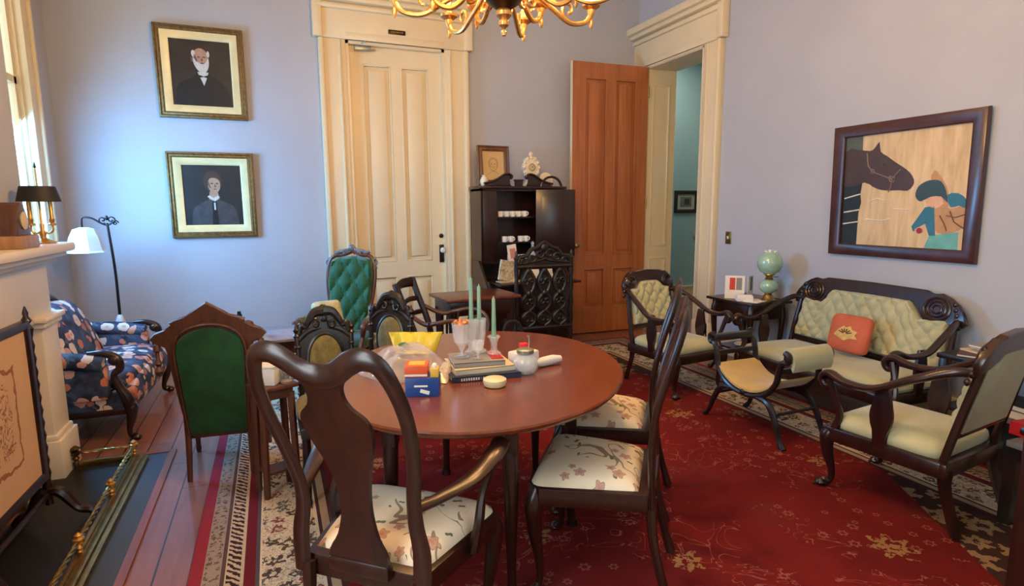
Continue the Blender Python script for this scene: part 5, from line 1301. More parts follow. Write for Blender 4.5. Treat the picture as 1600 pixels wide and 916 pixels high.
# horse painting on the right wall; coordinates measured from its left lower corner
HW_, HH_ = 1.045, 0.96
POLY = {
 'panel': [(0.085, 0.885), (0.218, 0.885), (0.222, 0.765), (0.085, 0.772)],
 'lower': [(0.085, 0.515), (0.235, 0.54), (0.225, 0.455), (0.235, 0.395), (0.218, 0.315), (0.215, 0.07), (0.085, 0.07)],
 'horse': [(0.085, 0.775), (0.18, 0.785), (0.28, 0.765), (0.318, 0.79), (0.348, 0.825), (0.36, 0.755), (0.41, 0.72), (0.47, 0.675), (0.53, 0.635), (0.58, 0.595), (0.612, 0.545), (0.61, 0.505), (0.575, 0.470), (0.52, 0.475), (0.45, 0.475), (0.38, 0.482), (0.32, 0.505), (0.25, 0.54), (0.085, 0.515)],
 'cap': [(0.63, 0.445), (0.645, 0.495), (0.69, 0.527), (0.74, 0.537), (0.79, 0.525), (0.825, 0.465), (0.84, 0.385), (0.80, 0.425), (0.73, 0.425), (0.67, 0.395), (0.64, 0.415)],
 'hair': [(0.725, 0.535), (0.733, 0.58), (0.755, 0.595), (0.83, 0.485), (0.85, 0.365), (0.82, 0.36), (0.80, 0.425)],
 'face': [(0.70, 0.405), (0.75, 0.430), (0.80, 0.425), (0.81, 0.375), (0.77, 0.348), (0.72, 0.365)],
 'jacket': [(0.76, 0.355), (0.80, 0.385), (0.86, 0.345), (0.955, 0.365), (0.965, 0.265), (0.92, 0.205), (0.86, 0.185), (0.79, 0.185), (0.76, 0.265)],
 'sleeve': [(0.62, 0.225), (0.67, 0.305), (0.70, 0.355), (0.76, 0.365), (0.78, 0.165), (0.74, 0.165), (0.71, 0.245), (0.66, 0.215), (0.65, 0.185), (0.63, 0.195)],
 'shoulder': [(0.835, 0.435), (0.90, 0.445), (0.955, 0.40), (0.965, 0.345), (0.91, 0.365), (0.86, 0.355)],
 'skirt': [(0.74, 0.165), (0.92, 0.195), (0.925, 0.075), (0.71, 0.075)],
 'hand': [(0.645, 0.205), (0.68, 0.225), (0.70, 0.205), (0.68, 0.178), (0.65, 0.178)],
}
b = MB(); m_bg = bpy.data.materials.new('tan_painted_ground'); t_ = NT(m_bg)
nf = t_.noise(t_.mapping(t_.coord(), (14, 1, 2.2)), 1.4, 5, 0.6, 0.5)
t_.put(t_.bsdf.inputs['Base Color'], t_.ramp(nf, [(0.3, rgb(190, 162, 118)), (0.55, rgb(214, 188, 146)), (0.8, rgb(226, 208, 172))])); t_.bsdf.inputs['Roughness'].default_value = 0.6
cw, chh = 0.895, 0.82
b.box((0, -0.002, 0), (cw, 0.004, chh), m=0)
def HP(name, lay, m, k=2, smooth=True):
    p = [(x-HW_/2, z-HH_/2) for x, z in POLY[name]]
    b.flat(spl(p, k, True) if smooth else p, -0.0045-0.0006*lay, m=m)
HP('panel', 1, 1, smooth=False); HP('lower', 1, 2, smooth=False); HP('horse', 2, 3)
HP('skirt', 1, 6, smooth=False); HP('hair', 1, 7); HP('jacket', 2, 7); HP('sleeve', 3, 5, smooth=False); HP('shoulder', 3, 5); HP('face', 3, 8); HP('cap', 4, 4); HP('hand', 4, 8)
def L(pts, r, m, y=-0.008): b.tube([(x-HW_/2, y, z-HH_/2) for x, z in pts], r, 5, m=m)
for z in (0.44, 0.335, 0.247): L([(0.10, z-0.015), (0.225, z+0.015 if z > 0.4 else z+0.004)], 0.006, 9)
L([(0.26, 0.755), (0.275, 0.66), (0.31, 0.615), (0.46, 0.555), (0.515, 0.62)], 0.005, 10); L([(0.46, 0.555), (0.455, 0.50), (0.44, 0.465)], 0.004, 10); L([(0.305, 0.635), (0.325, 0.625), (0.32, 0.60), (0.30, 0.605), (0.305, 0.635)], 0.004, 10)
L([(0.44, 0.575), (0.48, 0.565), (0.475, 0.535), (0.445, 0.54), (0.44, 0.575)], 0.005, 10)
b.flat(ell(0.675-HW_/2, 0.197-HH_/2, 0.020, 0.020, 14), -0.0085, m=11)
b.flat(ell(0.395-HW_/2, 0.66-HH_/2, 0.010, 0.007, 12), -0.0075, m=2)
for pts in ([(0.80, 0.30), (0.83, 0.25), (0.85, 0.20)], [(0.86, 0.33), (0.89, 0.26), (0.95, 0.22)], [(0.84, 0.30), (0.90, 0.29), (0.95, 0.31)]): L(pts, 0.004, 12)
for pts in ([(0.30, 0.40), (0.36, 0.42), (0.42, 0.405)], [(0.48, 0.345), (0.60, 0.34)], [(0.28, 0.27), (0.40, 0.26), (0.47, 0.275)]): L(pts, 0.004, 9, -0.006)
cl = lambda n, c: mat(n, rgb(*c), 0.5, var=0.12, vscale=14)
hp = picture('horse_painting', 'dark-framed painting of a brown horse and a girl in blue above the settee', 'painting', 0.875, 0.80,
    [(0, -0.012), (0, -0.026), (0.01, -0.032), (0.07, -0.040), (0.082, -0.036), (0.085, -0.02), (0.085, 0), (0, 0)], wood('painting_frame_wood', rgb(54, 28, 24), rgb(84, 46, 38), 0.28, (3, 3, 3)),
    (b, [m_bg, cl('sage_shutter', (84, 92, 78)), cl('near_black_green', (32, 36, 34)), cl('horse_brown', (72, 50, 42)), cl('cap_teal', (44, 70, 76)), cl('jacket_blue', (46, 112, 134)), cl('skirt_aqua', (104, 172, 162)), cl('tan_coat', (186, 142, 96)), cl('painted_skin', (216, 170, 134)), cl('white_strap', (226, 216, 200)), cl('halter_grey', (130, 112, 102)), cl('apple_red', (150, 42, 32)), cl('coat_line', (122, 84, 52))]),
    (XR-0.013, 2.757, 1.565), radians(-90), radians(1.2))
# hall picture and thermostat
b = MB(); b.box((0, -0.003, 0), (0.36, 0.006, 0.26), m=0); b.box((0, -0.008, 0), (0.22, 0.004, 0.15), m=1); b.box((0.02, -0.011, 0.0), (0.10, 0.003, 0.09), m=2)
picture('hall_picture', 'small dark-framed print on the turquoise hall wall through the doorway', 'picture', 0.34, 0.24, [(0, -0.008), (0.0, -0.02), (0.03, -0.03), (0.055, -0.02), (0.055, 0), (0, 0)], mat('black_gilt', rgb(52, 42, 30), 0.4, 0.3, var=0.4, vscale=60), (b, [mat('mat_board', rgb(178, 176, 158), 0.8), mat('print_tone', rgb(112, 112, 104), 0.7, var=0.3, vscale=30), mat('print_dark', rgb(66, 64, 62), 0.7)]), (6.11, 7.516, 1.54), 0)
b = MB(); b.box((0, 0, 0), (0.10, 0.025, 0.09), bev=0.008); tag(b.build('thermostat', mat('beige_plastic', rgb(170, 176, 160), 0.5), loc=(6.33, 7.507, 1.02)), 'small beige thermostat on the turquoise hall wall', 'thermostat')
# light switch
t = thing('light_switch', 'brass light switch plate on the lavender wall beside the doorway', 'light switch', (XR-0.004, 4.41, 1.155), radians(-90))
b = MB(); b.box((0, 0, 0), (0.075, 0.008, 0.12), bev=0.003); b.build('plate', brass_old, t)
b = MB(); b.box((0, -0.008, 0.002), (0.012, 0.014, 0.03), rx(0.3), 0.002); b.build('toggle', white_m, t)

# ------------------------------------------------------------------ chandelier
CX, CY, CZ = 0.985, 2.45, 2.19
t = thing('chandelier', 'brass chandelier with two tiers of scrolled arms hanging over the table', 'chandelier', (CX, CY, CZ), 0)
glow = mat('lamp_bulb', rgb(255, 214, 150), 0.4, emit=22, ecol=(1.0, 0.62, 0.26, 1))
dkb = mat('dark_brass', rgb(92, 68, 36), 0.35, 0.9)
b = MB(); b.lathe([(0.002, 0), (0.010, 0.004), (0.013, 0.018), (0.006, 0.028), (0.010, 0.036), (0.022, 0.045), (0.024, 0.060), (0.016, 0.070), (0.034, 0.085), (0.036, 0.10), (0.030, 0.11)], 18); b.build('finial', brass, t)
b = MB(); b.lathe([(0.03, 0.108), (0.045, 0.12), (0.075, 0.14), (0.085, 0.17), (0.06, 0.20), (0.04, 0.24), (0.06, 0.30), (0.07, 0.36), (0.03, 0.42)], 22); b.build('body', dkb, t)
b = MB(); b.lathe([(0.022, 0.42), (0.035, 0.46), (0.02, 0.52), (0.012, 0.6), (0.03, 0.64), (0.012, 0.68), (0.010, ZC-CZ-0.05), (0.06, ZC-CZ-0.04), (0.065, ZC-CZ)], 16); b.build('stem', brass, t)
def arm(R_, zb, zc, a, seed):
    ca, sa = cos(a), sin(a)
    b = MB(); P = [(0.05, zb+0.11), (0.10, zb+0.13), (0.17, zb+0.09), (R_*0.55, zb+0.04), (R_*0.74, zb+0.0), (R_*0.93, zb+0.02), (R_, zb+0.075), (R_, zc)]
    b.tube([(x*ca, x*sa, z) for x, z in P], [0.010, 0.010, 0.011, 0.0115, 0.0115, 0.011, 0.010, 0.009], 8, smooth=5)
    S = scroll(0.15, zb+0.055, 0.036, 1.05, 1.4, 14, 1, 0.25); b.tube([(x*ca, x*sa, z) for x, z in S], 0.008, 6)
    S = scroll(R_*0.72, zb+0.055, 0.045, 1.0, -1.6, 14, -1, 0.25); b.tube([(x*ca, x*sa, z) for x, z in S], 0.0075, 6)
    o = b.build('arm', brass, t)
    b = MB(); b.lathe([(0.003, zc-0.10), (0.010, zc-0.088), (0.012, zc-0.07), (0.005, zc-0.055), (0.018, zc-0.03), (0.020, zc-0.015), (0.042, zc), (0.045, zc+0.01), (0.02, zc+0.012), (0.016, zc+0.03), (0.020, zc+0.045)], 14, (R_*ca, R_*sa, 0)); b.build('drip_cup', brass, o)
    b = MB(); b.lathe([(0.012, zc+0.04), (0.012, zc+0.12)], 10, (R_*ca, R_*sa, 0)); b.build('candle_sleeve', gilt_lt, o)
    b = MB(); b.lathe([(0.006, zc+0.12), (0.014, zc+0.14), (0.016, zc+0.155), (0.008, zc+0.19), (0.001, zc+0.205)], 10, (R_*ca, R_*sa, 0)); b.build('bulb', glow, o)
for k in range(8): arm(0.50, 0.115, 0.21, 2*pi*k/8+0.20, k)
for k in range(6): arm(0.31, 0.125, 0.21, 2*pi*k/6+0.58, k)
for k in range(4):
    a = 2*pi*k/4+0.3
    d = bpy.data.lights.new('chandelier_lamp', 'POINT'); d.energy = 46; d.color = (1.0, 0.54, 0.20); d.shadow_soft_size = 0.06
    o = bpy.data.objects.new('chandelier_lamp', d); COL.objects.link(o); o.location = (CX+0.40*cos(a), CY+0.40*sin(a), CZ+0.46)

# ------------------------------------------------------------------ mantel things
MZ = 1.28
t = thing('table_lamp', 'small brass candelabra lamp with black shade on the mantel shelf', 'lamp', (-1.14, 3.86, MZ), radians(10))
b = MB(); b.lathe([(0.055, 0), (0.058, 0.008), (0.035, 0.018), (0.014, 0.03), (0.012, 0.05)], 18); b.build('base', brass, t)
b = MB(); b.lathe([(0.010, 0.03), (0.016, 0.05), (0.008, 0.07), (0.010, 0.10), (0.005, 0.11), (0.004, 0.40)], 12); b.build('stem', brass, t)
for s in (-1, 1):
    b = MB(); b.tube([(0, 0, 0.07), (s*0.025, 0, 0.055), (s*0.045, 0, 0.07), (s*0.045, 0, 0.10)], 0.0055, 8, smooth=4)
    b.lathe([(0.006, 0.095), (0.02, 0.10), (0.02, 0.106), (0.010, 0.11), (0.014, 0.13), (0.010, 0.135), (0.010, 0.225)], 12, (s*0.045, 0, 0)); b.build('candle_arm', brass, t)
b = MB(); b.lathe([(0.098, 0.225), (0.078, 0.305), (0.076, 0.305), (0.096, 0.225)], 24, cap=False); b.lathe([(0.005, 0.296), (0.077, 0.300)], 24, cap=False)
b.build('lamp_shade', mat('black_shade', rgb(26, 28, 28), 0.6), t)
b = MB(); b.lathe([(0.002, 0.40), (0.007, 0.405), (0.004, 0.42), (0.001, 0.435)], 8); b.cyl((0, 0, 0.30), (0, 0, 0.40), 0.003); b.build('finial', black_m, t)
# wooden mantel clock / frame at left edge
t = thing('mantel_clock', 'sloped wooden clock case at the left end of the mantel shelf', 'clock', (-1.14, 3.42, MZ), radians(90))
b = MB(); b.box((0, 0, 0.03), (0.24, 0.16, 0.06), bev=0.008); b.build('base', wood('pale_oak', rgb(150, 108, 70), rgb(186, 142, 98), 0.4), t)
b = MB(); b.prism([(-0.09, 0.06), (0.09, 0.06), (0.065, 0.15), (0.03, 0.20), (0, 0.215), (-0.03, 0.20), (-0.065, 0.15)], 0.12, tr(0, -0.06, 0), 0.006); b.build('case', walnut, t)
b = MB(); b.lathe([(0.04, 0), (0.042, 0.006), (0.036, 0.008), (0, 0.008)], 20, (0, -0.06, 0.13), rx(radians(90))); b.build('dial', MATS['dial_cream'], t)

# bridge floor lamp
t = thing('floor_lamp', 'black iron bridge floor lamp with small white shade beside the floral armchair', 'floor lamp', (-1.165, 5.42, 0), 0)
b = MB(); b.lathe([(0.12, 0), (0.12, 0.012), (0.06, 0.03), (0.02, 0.05)], 24); b.build('base', black_m, t)
b = MB(); b.lathe([(0.018, 0.04), (0.024, 0.3), (0.034, 0.46), (0.036, 0.58), (0.02, 0.62), (0.012, 0.63)], 14); b.build('onyx_section', mat('onyx', rgb(206, 204, 196), 0.3, var=0.15, vscale=12), t)
b = MB(); b.tube([(0, 0, 0.62), (0.0, 0, 1.0), (-0.02, 0, 1.36)], [0.011, 0.010, 0.009], 8, smooth=4); b.build('pole', black_m, t)
b = MB(); b.tube([(x-0.02, 0, z) for x, z in [(0.06, 1.385), (0.03, 1.36), (0.0, 1.345), (-0.04, 1.36), (-0.10, 1.40), (-0.155, 1.405), (-0.165, 1.37), (-0.165, 1.33)]], [0.007]*8, 8, smooth=4)
for s in (-1, 1): b.tube([(x-0.02, 0, z) for x, z in scroll(s*0.028, 1.385, 0.03, 1.2, -1.0, 14, s)], 0.0055, 6)
b.tube([(x-0.02, 0, z) for x, z in scroll(0.055, 1.36, 0.022, 1.2, 0, 12, 1)], 0.005, 6); b.ball((-0.02, 0, 1.40), (0.012, 0.012, 0.02), 8, 6); b.build('arm', black_m, t)
b = MB(); SG = 8
b.lathe([(0.14, 1.135), (0.125, 1.15), (0.105, 1.25), (0.075, 1.315), (0.03, 1.33)], SG, (-0.175, 0, 0), rz(0.39), cap=False)
sh = b.build('lamp_shade', mat('painted_glass_shade', rgb(208, 212, 208), 0.25, var=0.12, vscale=10), t, sharp=20)
sh.rotation_euler = (0, 0, 0)

# ------------------------------------------------------------------ fire screen (faces +x) and fender
t = thing('fire_screen', 'wooden fire screen with embroidered tan panel in front of the fireplace', 'fire screen', (-1.04, 2.80, 0.008), radians(90-2))
b = MB(); w, h = 0.58, 0.66; zc = 0.60
rect_frame(b, w, h, [(0, -0.01), (0.012, -0.018), (0.036, -0.018), (0.04, 0.0), (0.04, 0.012), (0, 0.012)])
for v_ in b.bm.verts: v_.co.z += zc
b.build('panel_frame', mahog_dk, t)
m = bpy.data.materials.new('embroidered_panel'); q = NT(m); v = q.coord(); x = q.sep(v)
ax = q.math('ABSOLUTE', x[0]); az = q.math('ABSOLUTE', q.math('SUBTRACT', x[2], zc))
wob = q.math('MULTIPLY', q.math('SUBTRACT', q.noise(v, 18, 2), 0.5), 0.05)
dd = q.math('ADD', q.math('MAXIMUM', q.math('SUBTRACT', ax, 0.14), q.math('SUBTRACT', az, 0.20)), wob)
line = q.math('LESS_THAN', q.math('ABSOLUTE', dd), 0.008)
mid = q.math('MULTIPLY', q.math('LESS_THAN', q.math('ABSOLUTE', q.math('SUBTRACT', q.noise(v, 17, 2, 0.5, 1.5), 0.5)), 0.03), q.math('LESS_THAN', dd, -0.05))
q.put(q.bsdf.inputs['Base Color'], q.mix(q.math('MAXIMUM', line, mid), q.mix(q.noise(v, 6), rgb(198, 158, 122), rgb(216, 180, 144)), rgb(150, 98, 66))); q.bsdf.inputs['Roughness'].default_value = 0.85
MB().box((0, 0, zc), (w, 0.012, h)).build('embroidered_panel', m, t)
for s in (-1, 1):
    prof = [(0.018, 0.10), (0.014, 0.13)]+[(0.021 if i % 2 else 0.015, 0.16+0.03*i) for i in range(25)]+[(0.024, 0.93), (0.012, 0.95), (0.022, 0.965), (0.010, 0.985), (0.012, 1.0), (0.003, 1.03)]
    b = MB(); b.lathe(prof, 12, (s*(w/2+0.055), 0, 0)); b.build('post', mahog_dk, t)
    for d in (-0.6, 0.76):
        b = MB(); b.tube([(s*(w/2+0.055), 0, 0.16), (s*(w/2+0.055), d*-0.06, 0.15), (s*(w/2+0.055), d*-0.14, 0.06), (s*(w/2+0.055), d*-0.20, 0.045), (s*(w/2+0.055), d*-0.235, 0.02)], [0.022, 0.026, 0.018, 0.02, 0.018], 8, smooth=4); b.build('foot', mahog_dk, t)
b = MB(); b.tube([(-w/2-0.05, 0, 0.15), (w/2+0.05, 0, 0.15)], 0.013, 8); b.build('stretcher', mahog_dk, t)

t = thing('brass_fender', 'polished brass fireplace fender with twisted rail on the slate hearth', 'fender', (-0.82, 2.75, 0.008), 0)
F0, F1 = -1.06, 1.06; FX = 0.0
b = MB(); b.box((FX+0.045, 0, 0.02), (0.05, F1-F0, 0.04), bev=0.01); b.box((FX+0.02, 0, 0.05), (0.05, F1-F0-0.02, 0.02), bev=0.008); b.box((FX, 0, 0.035), (0.02, F1-F0, 0.07), bev=0.004)
for s in (-1, 1): b.box((FX-0.14, s*F1, 0.035), (0.30, 0.02, 0.07), bev=0.004)
b.build('base_rail', brass_old, t)
b = MB()
def twist(b, p0, p1, r, n):
    p0, p1 = Vector(p0), Vector(p1); d = (p1-p0); L_ = d.length; d.normalize(); a = d.orthogonal().normalized(); c = d.cross(a)
    for ph in (0, pi):
        b.tube([p0+d*L_*i/n+(a*cos(i*0.9+ph)+c*sin(i*0.9+ph))*r*0.5 for i in range(n+1)], r*0.62, 6)
twist(b, (FX, F0, 0.155), (FX, F1, 0.155), 0.012, 150)
for s in (-1, 1): twist(b, (FX, s*F1, 0.155), (FX-0.28, s*F1, 0.155), 0.012, 26)
b.build('twisted_rail', brass_old, t)
for y in (F0, -0.53, 0.0, 0.53, F1):
    b = MB(); b.lathe([(0.014, 0.04), (0.018, 0.06), (0.009, 0.08), (0.018, 0.10), (0.010, 0.125), (0.022, 0.14), (0.022, 0.168), (0.010, 0.18), (0.016, 0.195), (0.003, 0.212)], 12, (FX, y, 0)); b.build('post', brass, t)
for s in (-1, 1):
    b = MB(); b.lathe([(0.014, 0.0), (0.018, 0.06), (0.009, 0.08), (0.018, 0.10), (0.010, 0.125), (0.022, 0.14), (0.022, 0.168), (0.010, 0.18), (0.028, 0.20), (0.003, 0.232)], 12, (FX-0.28, s*F1, 0)); b.build('post', dkb, t)

for o_ in [o for o in bpy.data.objects if o.parent == t]: o_.scale = (1, 1, 0.58)

# ------------------------------------------------------------------ marble table and things between the chairs
t = thing('marble_table', 'low table with grey marble top behind the emerald velvet chair', 'table', (0.03, 4.16, RZ), radians(4))
b = MB(); b.box((0, 0, 0.609), (0.58, 0.48, 0.022), bev=0.006); b.build('table_top', mat('grey_marble', rgb(136, 134, 150), 0.15, var=0.1, vscale=6, coat=0.4), t)
b = MB(); b.box((0, 0, 0.555), (0.50, 0.40, 0.09), bev=0.006); b.build('apron', walnut, t)
for sx in (-1, 1):
    for sy in (-1, 1): b = MB(); cab_leg(b, sx*0.22, sy*0.17, 0.53, sx, sy, 0.9); b.build('leg', walnut, t)
b = MB(); b.lathe([(0.03, 0), (0.034, 0.01), (0.02, 0.03), (0.036, 0.05), (0.038, 0.08), (0.03, 0.10), (0.012, 0.11)], 14)
for k in range(6): b.ball((0.03*cos(k), 0.03*sin(k), 0.07+0.008*(k % 2)), 0.014, 8, 6)
add_small('carved_wooden_jar', 'small knobbly brown carved jar on the marble table', 'jar', b, walnut, (-0.18, 4.10, RZ+0.62))
b = MB(); b.cyl((0, 0, 0), (0, 0, 0.13), 0.018); b.cyl((0, 0, 0.13), (0, 0, 0.15), 0.012); add_small('black_bottle', 'small black bottle behind the carved jar on the marble table', 'bottle', b, MATS['black_plastic'], (-0.235, 4.24, RZ+0.62))
t = thing('plant_stand', 'square wooden stand under the white box left of the table', 'stand', (-0.045, 3.08, RZ), radians(20))
b = MB(); b.box((0, 0, 0.565), (0.21, 0.17, 0.02), bev=0.006); b.box((0, 0, 0.53), (0.16, 0.13, 0.05), bev=0.004); b.build('top', walnut, t)
for sx in (-1, 1):
    for sy in (-1, 1): MB().tube([(sx*0.07, sy*0.055, 0.53), (sx*0.08, sy*0.06, 0.0)], [(0.014, 0.014), (0.012, 0.012)], square=True).build('leg', walnut, t)
b = MB(); b.box((0, 0, 0.12), (0.15, 0.11, 0.014)); b.build('shelf', walnut, t)
b = MB(); b.box((0, 0, 0.045), (0.13, 0.10, 0.09), bev=0.006); b.box((0, 0, 0.095), (0.135, 0.105, 0.012), bev=0.003); add_small('white_box', 'small white lidded box seen through the front chair back', 'box', b, mat('white_card', rgb(226, 224, 218), 0.6), (-0.07, 3.09, RZ+0.575), radians(-25))
b = MB()
b.lathe([(0.03, 0), (0.032, 0.01), (0.012, 0.02), (0.016, 0.04)], 12)
for i, (x, y, z, r) in enumerate(((0, 0, 0.055, 0.02), (0.012, 0.004, 0.085, 0.016), (-0.01, 0, 0.10, 0.013), (0.008, -0.005, 0.118, 0.010))): b.ball((x, y, z), r, 8, 6)
add_small('stone_figurine', 'little grey stone figurine beside the white box', 'figurine', b, mat('grey_stone', rgb(134, 124, 116), 0.7), (0.025, 3.065, RZ+0.575))

# ------------------------------------------------------------------ things on the dining table
Tz = TZ
def book2(label, loc, rot, w, d, h, cover, ptxt=None):
    return book('book', label, loc, rot, w, d, h, cover, 'books stacked on the dining table', ptxt)
br = radians(-6)
book2('wide dark blue book at the bottom of the dining table stack', (0.785, 2.255, Tz), br, 0.29, 0.24, 0.022, 'navy_cover', 'XXXXXXXX XXX')
book2('cream book in the middle of the dining table stack', (0.785, 2.27, Tz+0.022), radians(-3), 0.255, 0.21, 0.022, 'cream_cover')
book2('grey book topmost on the dining table stack', (0.775, 2.28, Tz+0.044), radians(-8), 0.215, 0.18, 0.020, 'grey_cover')
b = MB(); b.box((0, 0, 0.0015), (0.05, 0.13, 0.003)); add_small('red_leaflet', 'red leaflet on the right edge of the topmost stacked book', 'leaflet', b, MATS['red_cover'], (0.858, 2.275, Tz+0.0635), radians(-8))
bt = Tz+0.064
crystal = glass
def goblet(name, label, loc, s=1.0, h=0.15, rt_=0.036, spoons=0):
    t = thing(name, label, 'glass', loc, random.random()*3, 'cut glass vessels on the stacked books')
    b = MB()
    P = [(0.002, 0.0), (0.032, 0.0), (0.034, 0.004), (0.008, 0.012), (0.007, 0.03), (0.014, 0.045), (rt_*0.75, 0.07), (rt_*0.9, h*0.75), (rt_, h), (rt_-0.003, h), (rt_*0.9-0.003, h*0.75), (rt_*0.72-0.003, 0.075), (0.010, 0.056), (0.001, 0.054)]
    b.lathe([(r*s, z*s) for r, z in P], 12, cap=False); b.build('bowl', glass, t, sharp=25)
    return t
goblet('glass_goblet', 'cut glass goblet holding orange sticks at the left of the book stack', (0.715, 2.29, bt), 1.0, 0.15, 0.042)
goblet('glass_goblet', 'cut glass goblet in the middle of the book stack', (0.765, 2.315, bt), 0.95, 0.16, 0.038)
goblet('glass_goblet', 'short cut glass tumbler at the front of the book stack', (0.770, 2.24, bt), 0.6, 0.13, 0.05)
goblet('glass_goblet', 'tall glass flute with tilted rim behind the candle holders', (0.815, 2.335, bt), 0.9, 0.17, 0.032)
amber = mat('amber_sugar', rgb(214, 140, 78), 0.5, var=0.2, vscale=30)
b = MB()
for i in range(9):
    a = i*0.7; b.tube([(0.016*cos(a+2.6), 0.016*sin(a+2.6), 0.105), (0.030*cos(a), 0.030*sin(a), 0.152+0.006*(i % 3))], [0.006, 0.007], 6)
tag(b.build('orange_sticks', amber, loc=(0.715, 2.29, bt)), 'orange sugar sticks standing in the left goblet', 'sticks')
mintwax = mat('mint_candle_wax', rgb(128, 164, 136), 0.45)
for i, (x, y, ztop, lab, hl) in enumerate(((0.782, 2.355, 1.155, 'tallest mint green taper candle, left of the three on the table', 'glass candlestick under the tallest mint candle'), (0.822, 2.365, 1.118, 'middle mint green taper candle on the dining table', 'glass candlestick under the middle mint candle'), (0.862, 2.290, 1.072, 'shortest mint green taper candle, right of the three on the table', 'glass candlestick under the right mint candle'))):
    bb = (bt if i == 2 else bt)
    b = MB(); b.lathe([(0.002, 0), (0.030, 0.0), (0.032, 0.006), (0.018, 0.016), (0.013, 0.03), (0.015, 0.05), (0.024, 0.075), (0.029, 0.078), (0.026, 0.082), (0.012, 0.079), (0.0115, 0.055), (0.001, 0.053)], 14, cap=False)
    tag(b.build('candlestick', glass, loc=(x, y, bt)), hl, 'candlestick', 'glass candlesticks on the table')
    b = MB(); b.lathe([(0.0105, 0), (0.0105, 0.05), (0.0075, ztop-bt-0.056-0.006), (0.003, ztop-bt-0.056)], 12); b.cyl((0, 0, ztop-bt-0.056), (0, 0, ztop-bt-0.048), 0.0012, m=1)
    tag(b.build('taper_candle', [mintwax, MATS['white_card']], loc=(x, y, bt+0.056)), lab, 'candle', 'mint taper candles')
# blue boxed game / tea boxes
rot = radians(-20)
cb = mat('carton_blue', rgb(28, 66, 132), 0.4); co = mat('carton_orange', rgb(222, 92, 46), 0.4); cwht = MATS['paper_white']; cyel = mat('carton_yellow', rgb(226, 178, 70), 0.5)
b = MB(); b.box((0, 0, 0.035), (0.125, 0.095, 0.07), bev=0.002, m=0); b.box((-0.004, -0.0482, 0.040), (0.05, 0.001, 0.007), m=1); b.box((0.010, -0.0482, 0.018), (0.035, 0.001, 0.014), ry(0.3), m=1)
add_small('blue_carton', 'blue carton with pale label at the front of the dining table', 'carton', b, [cb, cwht], (0.497, 2.085, Tz), rot)
b = MB(); b.box((0, 0, 0.022), (0.085, 0.085, 0.044), bev=0.002, m=0); b.box((0, -0.0432, 0.008), (0.085, 0.001, 0.007), m=1); b.box((0, 0, 0.0445), (0.06, 0.05, 0.001), m=2)
add_small('orange_carton', 'orange carton stacked on the blue carton', 'carton', b, [co, cwht, cyel], (0.478, 2.10, Tz+0.07), rot)
b = MB(); b.box((0, 0, 0.017), (0.03, 0.05, 0.034), bev=0.003, m=0); b.ball((0, -0.01, 0.04), (0.011, 0.011, 0.013), 8, 6, m=1)
add_small('small_ornament', 'little yellow and white ornament beside the orange carton on the blue one', 'ornament', b, [cyel, cwht], (0.535, 2.055, Tz+0.07), rot)
# round tin
t = thing('round_tin', 'small round cream lidded tin in front of the book stack', 'tin', (0.775, 2.055, Tz), 0)
b = MB(); b.lathe([(0.036, 0), (0.042, 0.004), (0.044, 0.016)], 28); b.build('body', gilt_lt, t)
b = MB(); b.lathe([(0.046, 0.014), (0.047, 0.018), (0.046, 0.028), (0.040, 0.032), (0.0, 0.033)], 28); b.build('lid', mat('cream_enamel', rgb(224, 208, 166), 0.35), t)
# sugar jar with red label, white papers
t = thing('glass_jar', 'round glass jar with metal collar at the right of the book stack', 'jar', (0.955, 2.165, Tz), 0.3)
b = MB(); b.lathe([(0.002, 0), (0.035, 0), (0.052, 0.02), (0.056, 0.045), (0.05, 0.07), (0.032, 0.085), (0.034, 0.10), (0.031, 0.10), (0.029, 0.086), (0.046, 0.068), (0.052, 0.045), (0.048, 0.022), (0.033, 0.004), (0.002, 0.004)], 24, cap=False); b.build('bowl', glass, t)
b = MB(); b.lathe([(0.035, 0.088), (0.037, 0.09), (0.037, 0.104), (0.030, 0.108), (0.0, 0.110)], 22); b.build('lid', steel, t)
b = MB(); b.tube([(0.02, 0, 0.108), (0.03, 0.01, 0.14), (0.028, 0.012, 0.158)], [(0.003, 0.003), (0.002, 0.002), (0.007, 0.003)], 8, smooth=3); b.build('spoon', steel, t)
b = MB(); b.box((0, 0, 0.015), (0.036, 0.03, 0.03), bev=0.004); add_small('red_matchbox', 'small red box on the folded napkins behind the glass jar', 'box', b, mat('bright_red', rgb(220, 36, 38), 0.4), (0.985, 2.25, Tz+0.081))
b = MB(); b.box((0, 0, 0.04), (0.12, 0.08, 0.08), bev=0.01); add_small('folded_napkins', 'stack of folded white napkins behind the glass jar', 'napkins', b, MATS['white_card'], (0.98, 2.24, Tz), radians(20))
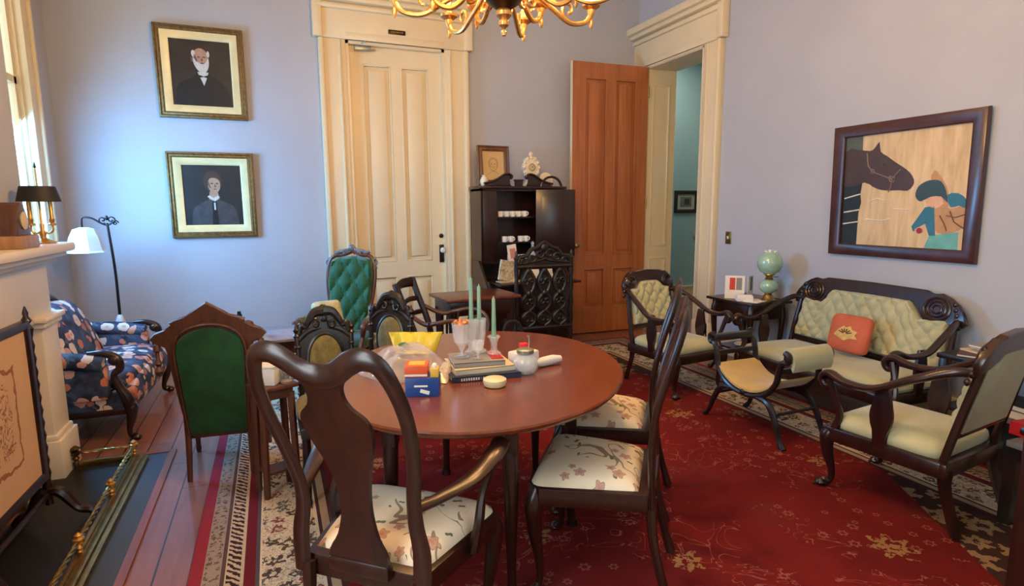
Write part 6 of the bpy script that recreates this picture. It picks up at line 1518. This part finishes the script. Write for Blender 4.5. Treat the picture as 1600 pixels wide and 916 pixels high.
b = MB(); b.tube([(-0.07, 0, 0.022), (-0.02, 0.0, 0.022), (0.03, 0.0, 0.024), (0.075, 0.0, 0.022)], [0.014, 0.021, 0.021, 0.015], 12, smooth=3); add_small('rolled_napkin', 'rolled white napkin lying right of the glass jar', 'napkin', b, MATS['white_card'], (1.09, 2.235, Tz), radians(12))
# plastic bags
def crumple(w, d, h, seed, n=26):
    random.seed(seed); ph = [(random.uniform(8, 40), random.uniform(8, 40), random.uniform(0, 6)) for _ in range(7)]
    def f(u, v):
        x = (u-0.5)*w; y = (v-0.5)*d; e = max(0, 1-abs(2*u-1)**3)*max(0, 1-abs(2*v-1)**3)
        k = sum(abs(sin(x*a+y*b_+c)) for a, b_, c in ph)/7
        return Vector((x*(1+0.06*sin(20*y)), y*(1+0.06*sin(22*x)), 0.003+h*e*(0.35+0.9*k)))
    b = MB(); b.surf(f, n, n, thick=lambda u, v: Vector((f(u, v).x, f(u, v).y, 0.001))); return b
plastic = mat('clear_plastic_bag', rgb(206, 196, 194), 0.2, alpha=0.34, coat=1.0)
add_small('plastic_bag', 'crumpled clear plastic bag left of the stacked books', 'bag', crumple(0.34, 0.30, 0.11, 3, 60), plastic, (0.50, 2.40, Tz), radians(15))
foil = mat('striped_foil', rgb(214, 200, 180), 0.25, 0.3, var=0.25, vscale=60)
add_small('snack_packet', 'shiny pale packet leaning against the stacked books', 'packet', crumple(0.07, 0.22, 0.05, 9, 18), foil, (0.635, 2.27, Tz+0.0), radians(-30))
b = MB()
def yf(u, v):
    a = (u-0.5)*2; x = a*(0.095+0.035*v); z = 0.10*v; y = 0.035*(1-a*a)*(1-v)**0.8+0.001
    return Vector((x, y+0.012*sin(9*a)*v, z))
b.surf(lambda u, v: yf(u, v)+Vector((0, 0.012, 0)), 22, 10, thick=lambda u, v: Vector((yf(u, v).x, -yf(u, v).y, yf(u, v).z)))
b.flat(ell(-0.045, 0.035, 0.030, 0.022, 18), -0.052, m=1)
yb_ = b.build('yellow_bag', [mat('yellow_plastic', rgb(232, 206, 62), 0.35, var=0.08, vscale=10), mat('leaf_green', rgb(70, 120, 62), 0.5)], loc=(0.60, 2.66, Tz+0.01), rot=(radians(-8), 0, radians(-24)))
tag(yb_, 'bright yellow bag with a green mark at the far side of the table', 'bag')
random.seed(7)
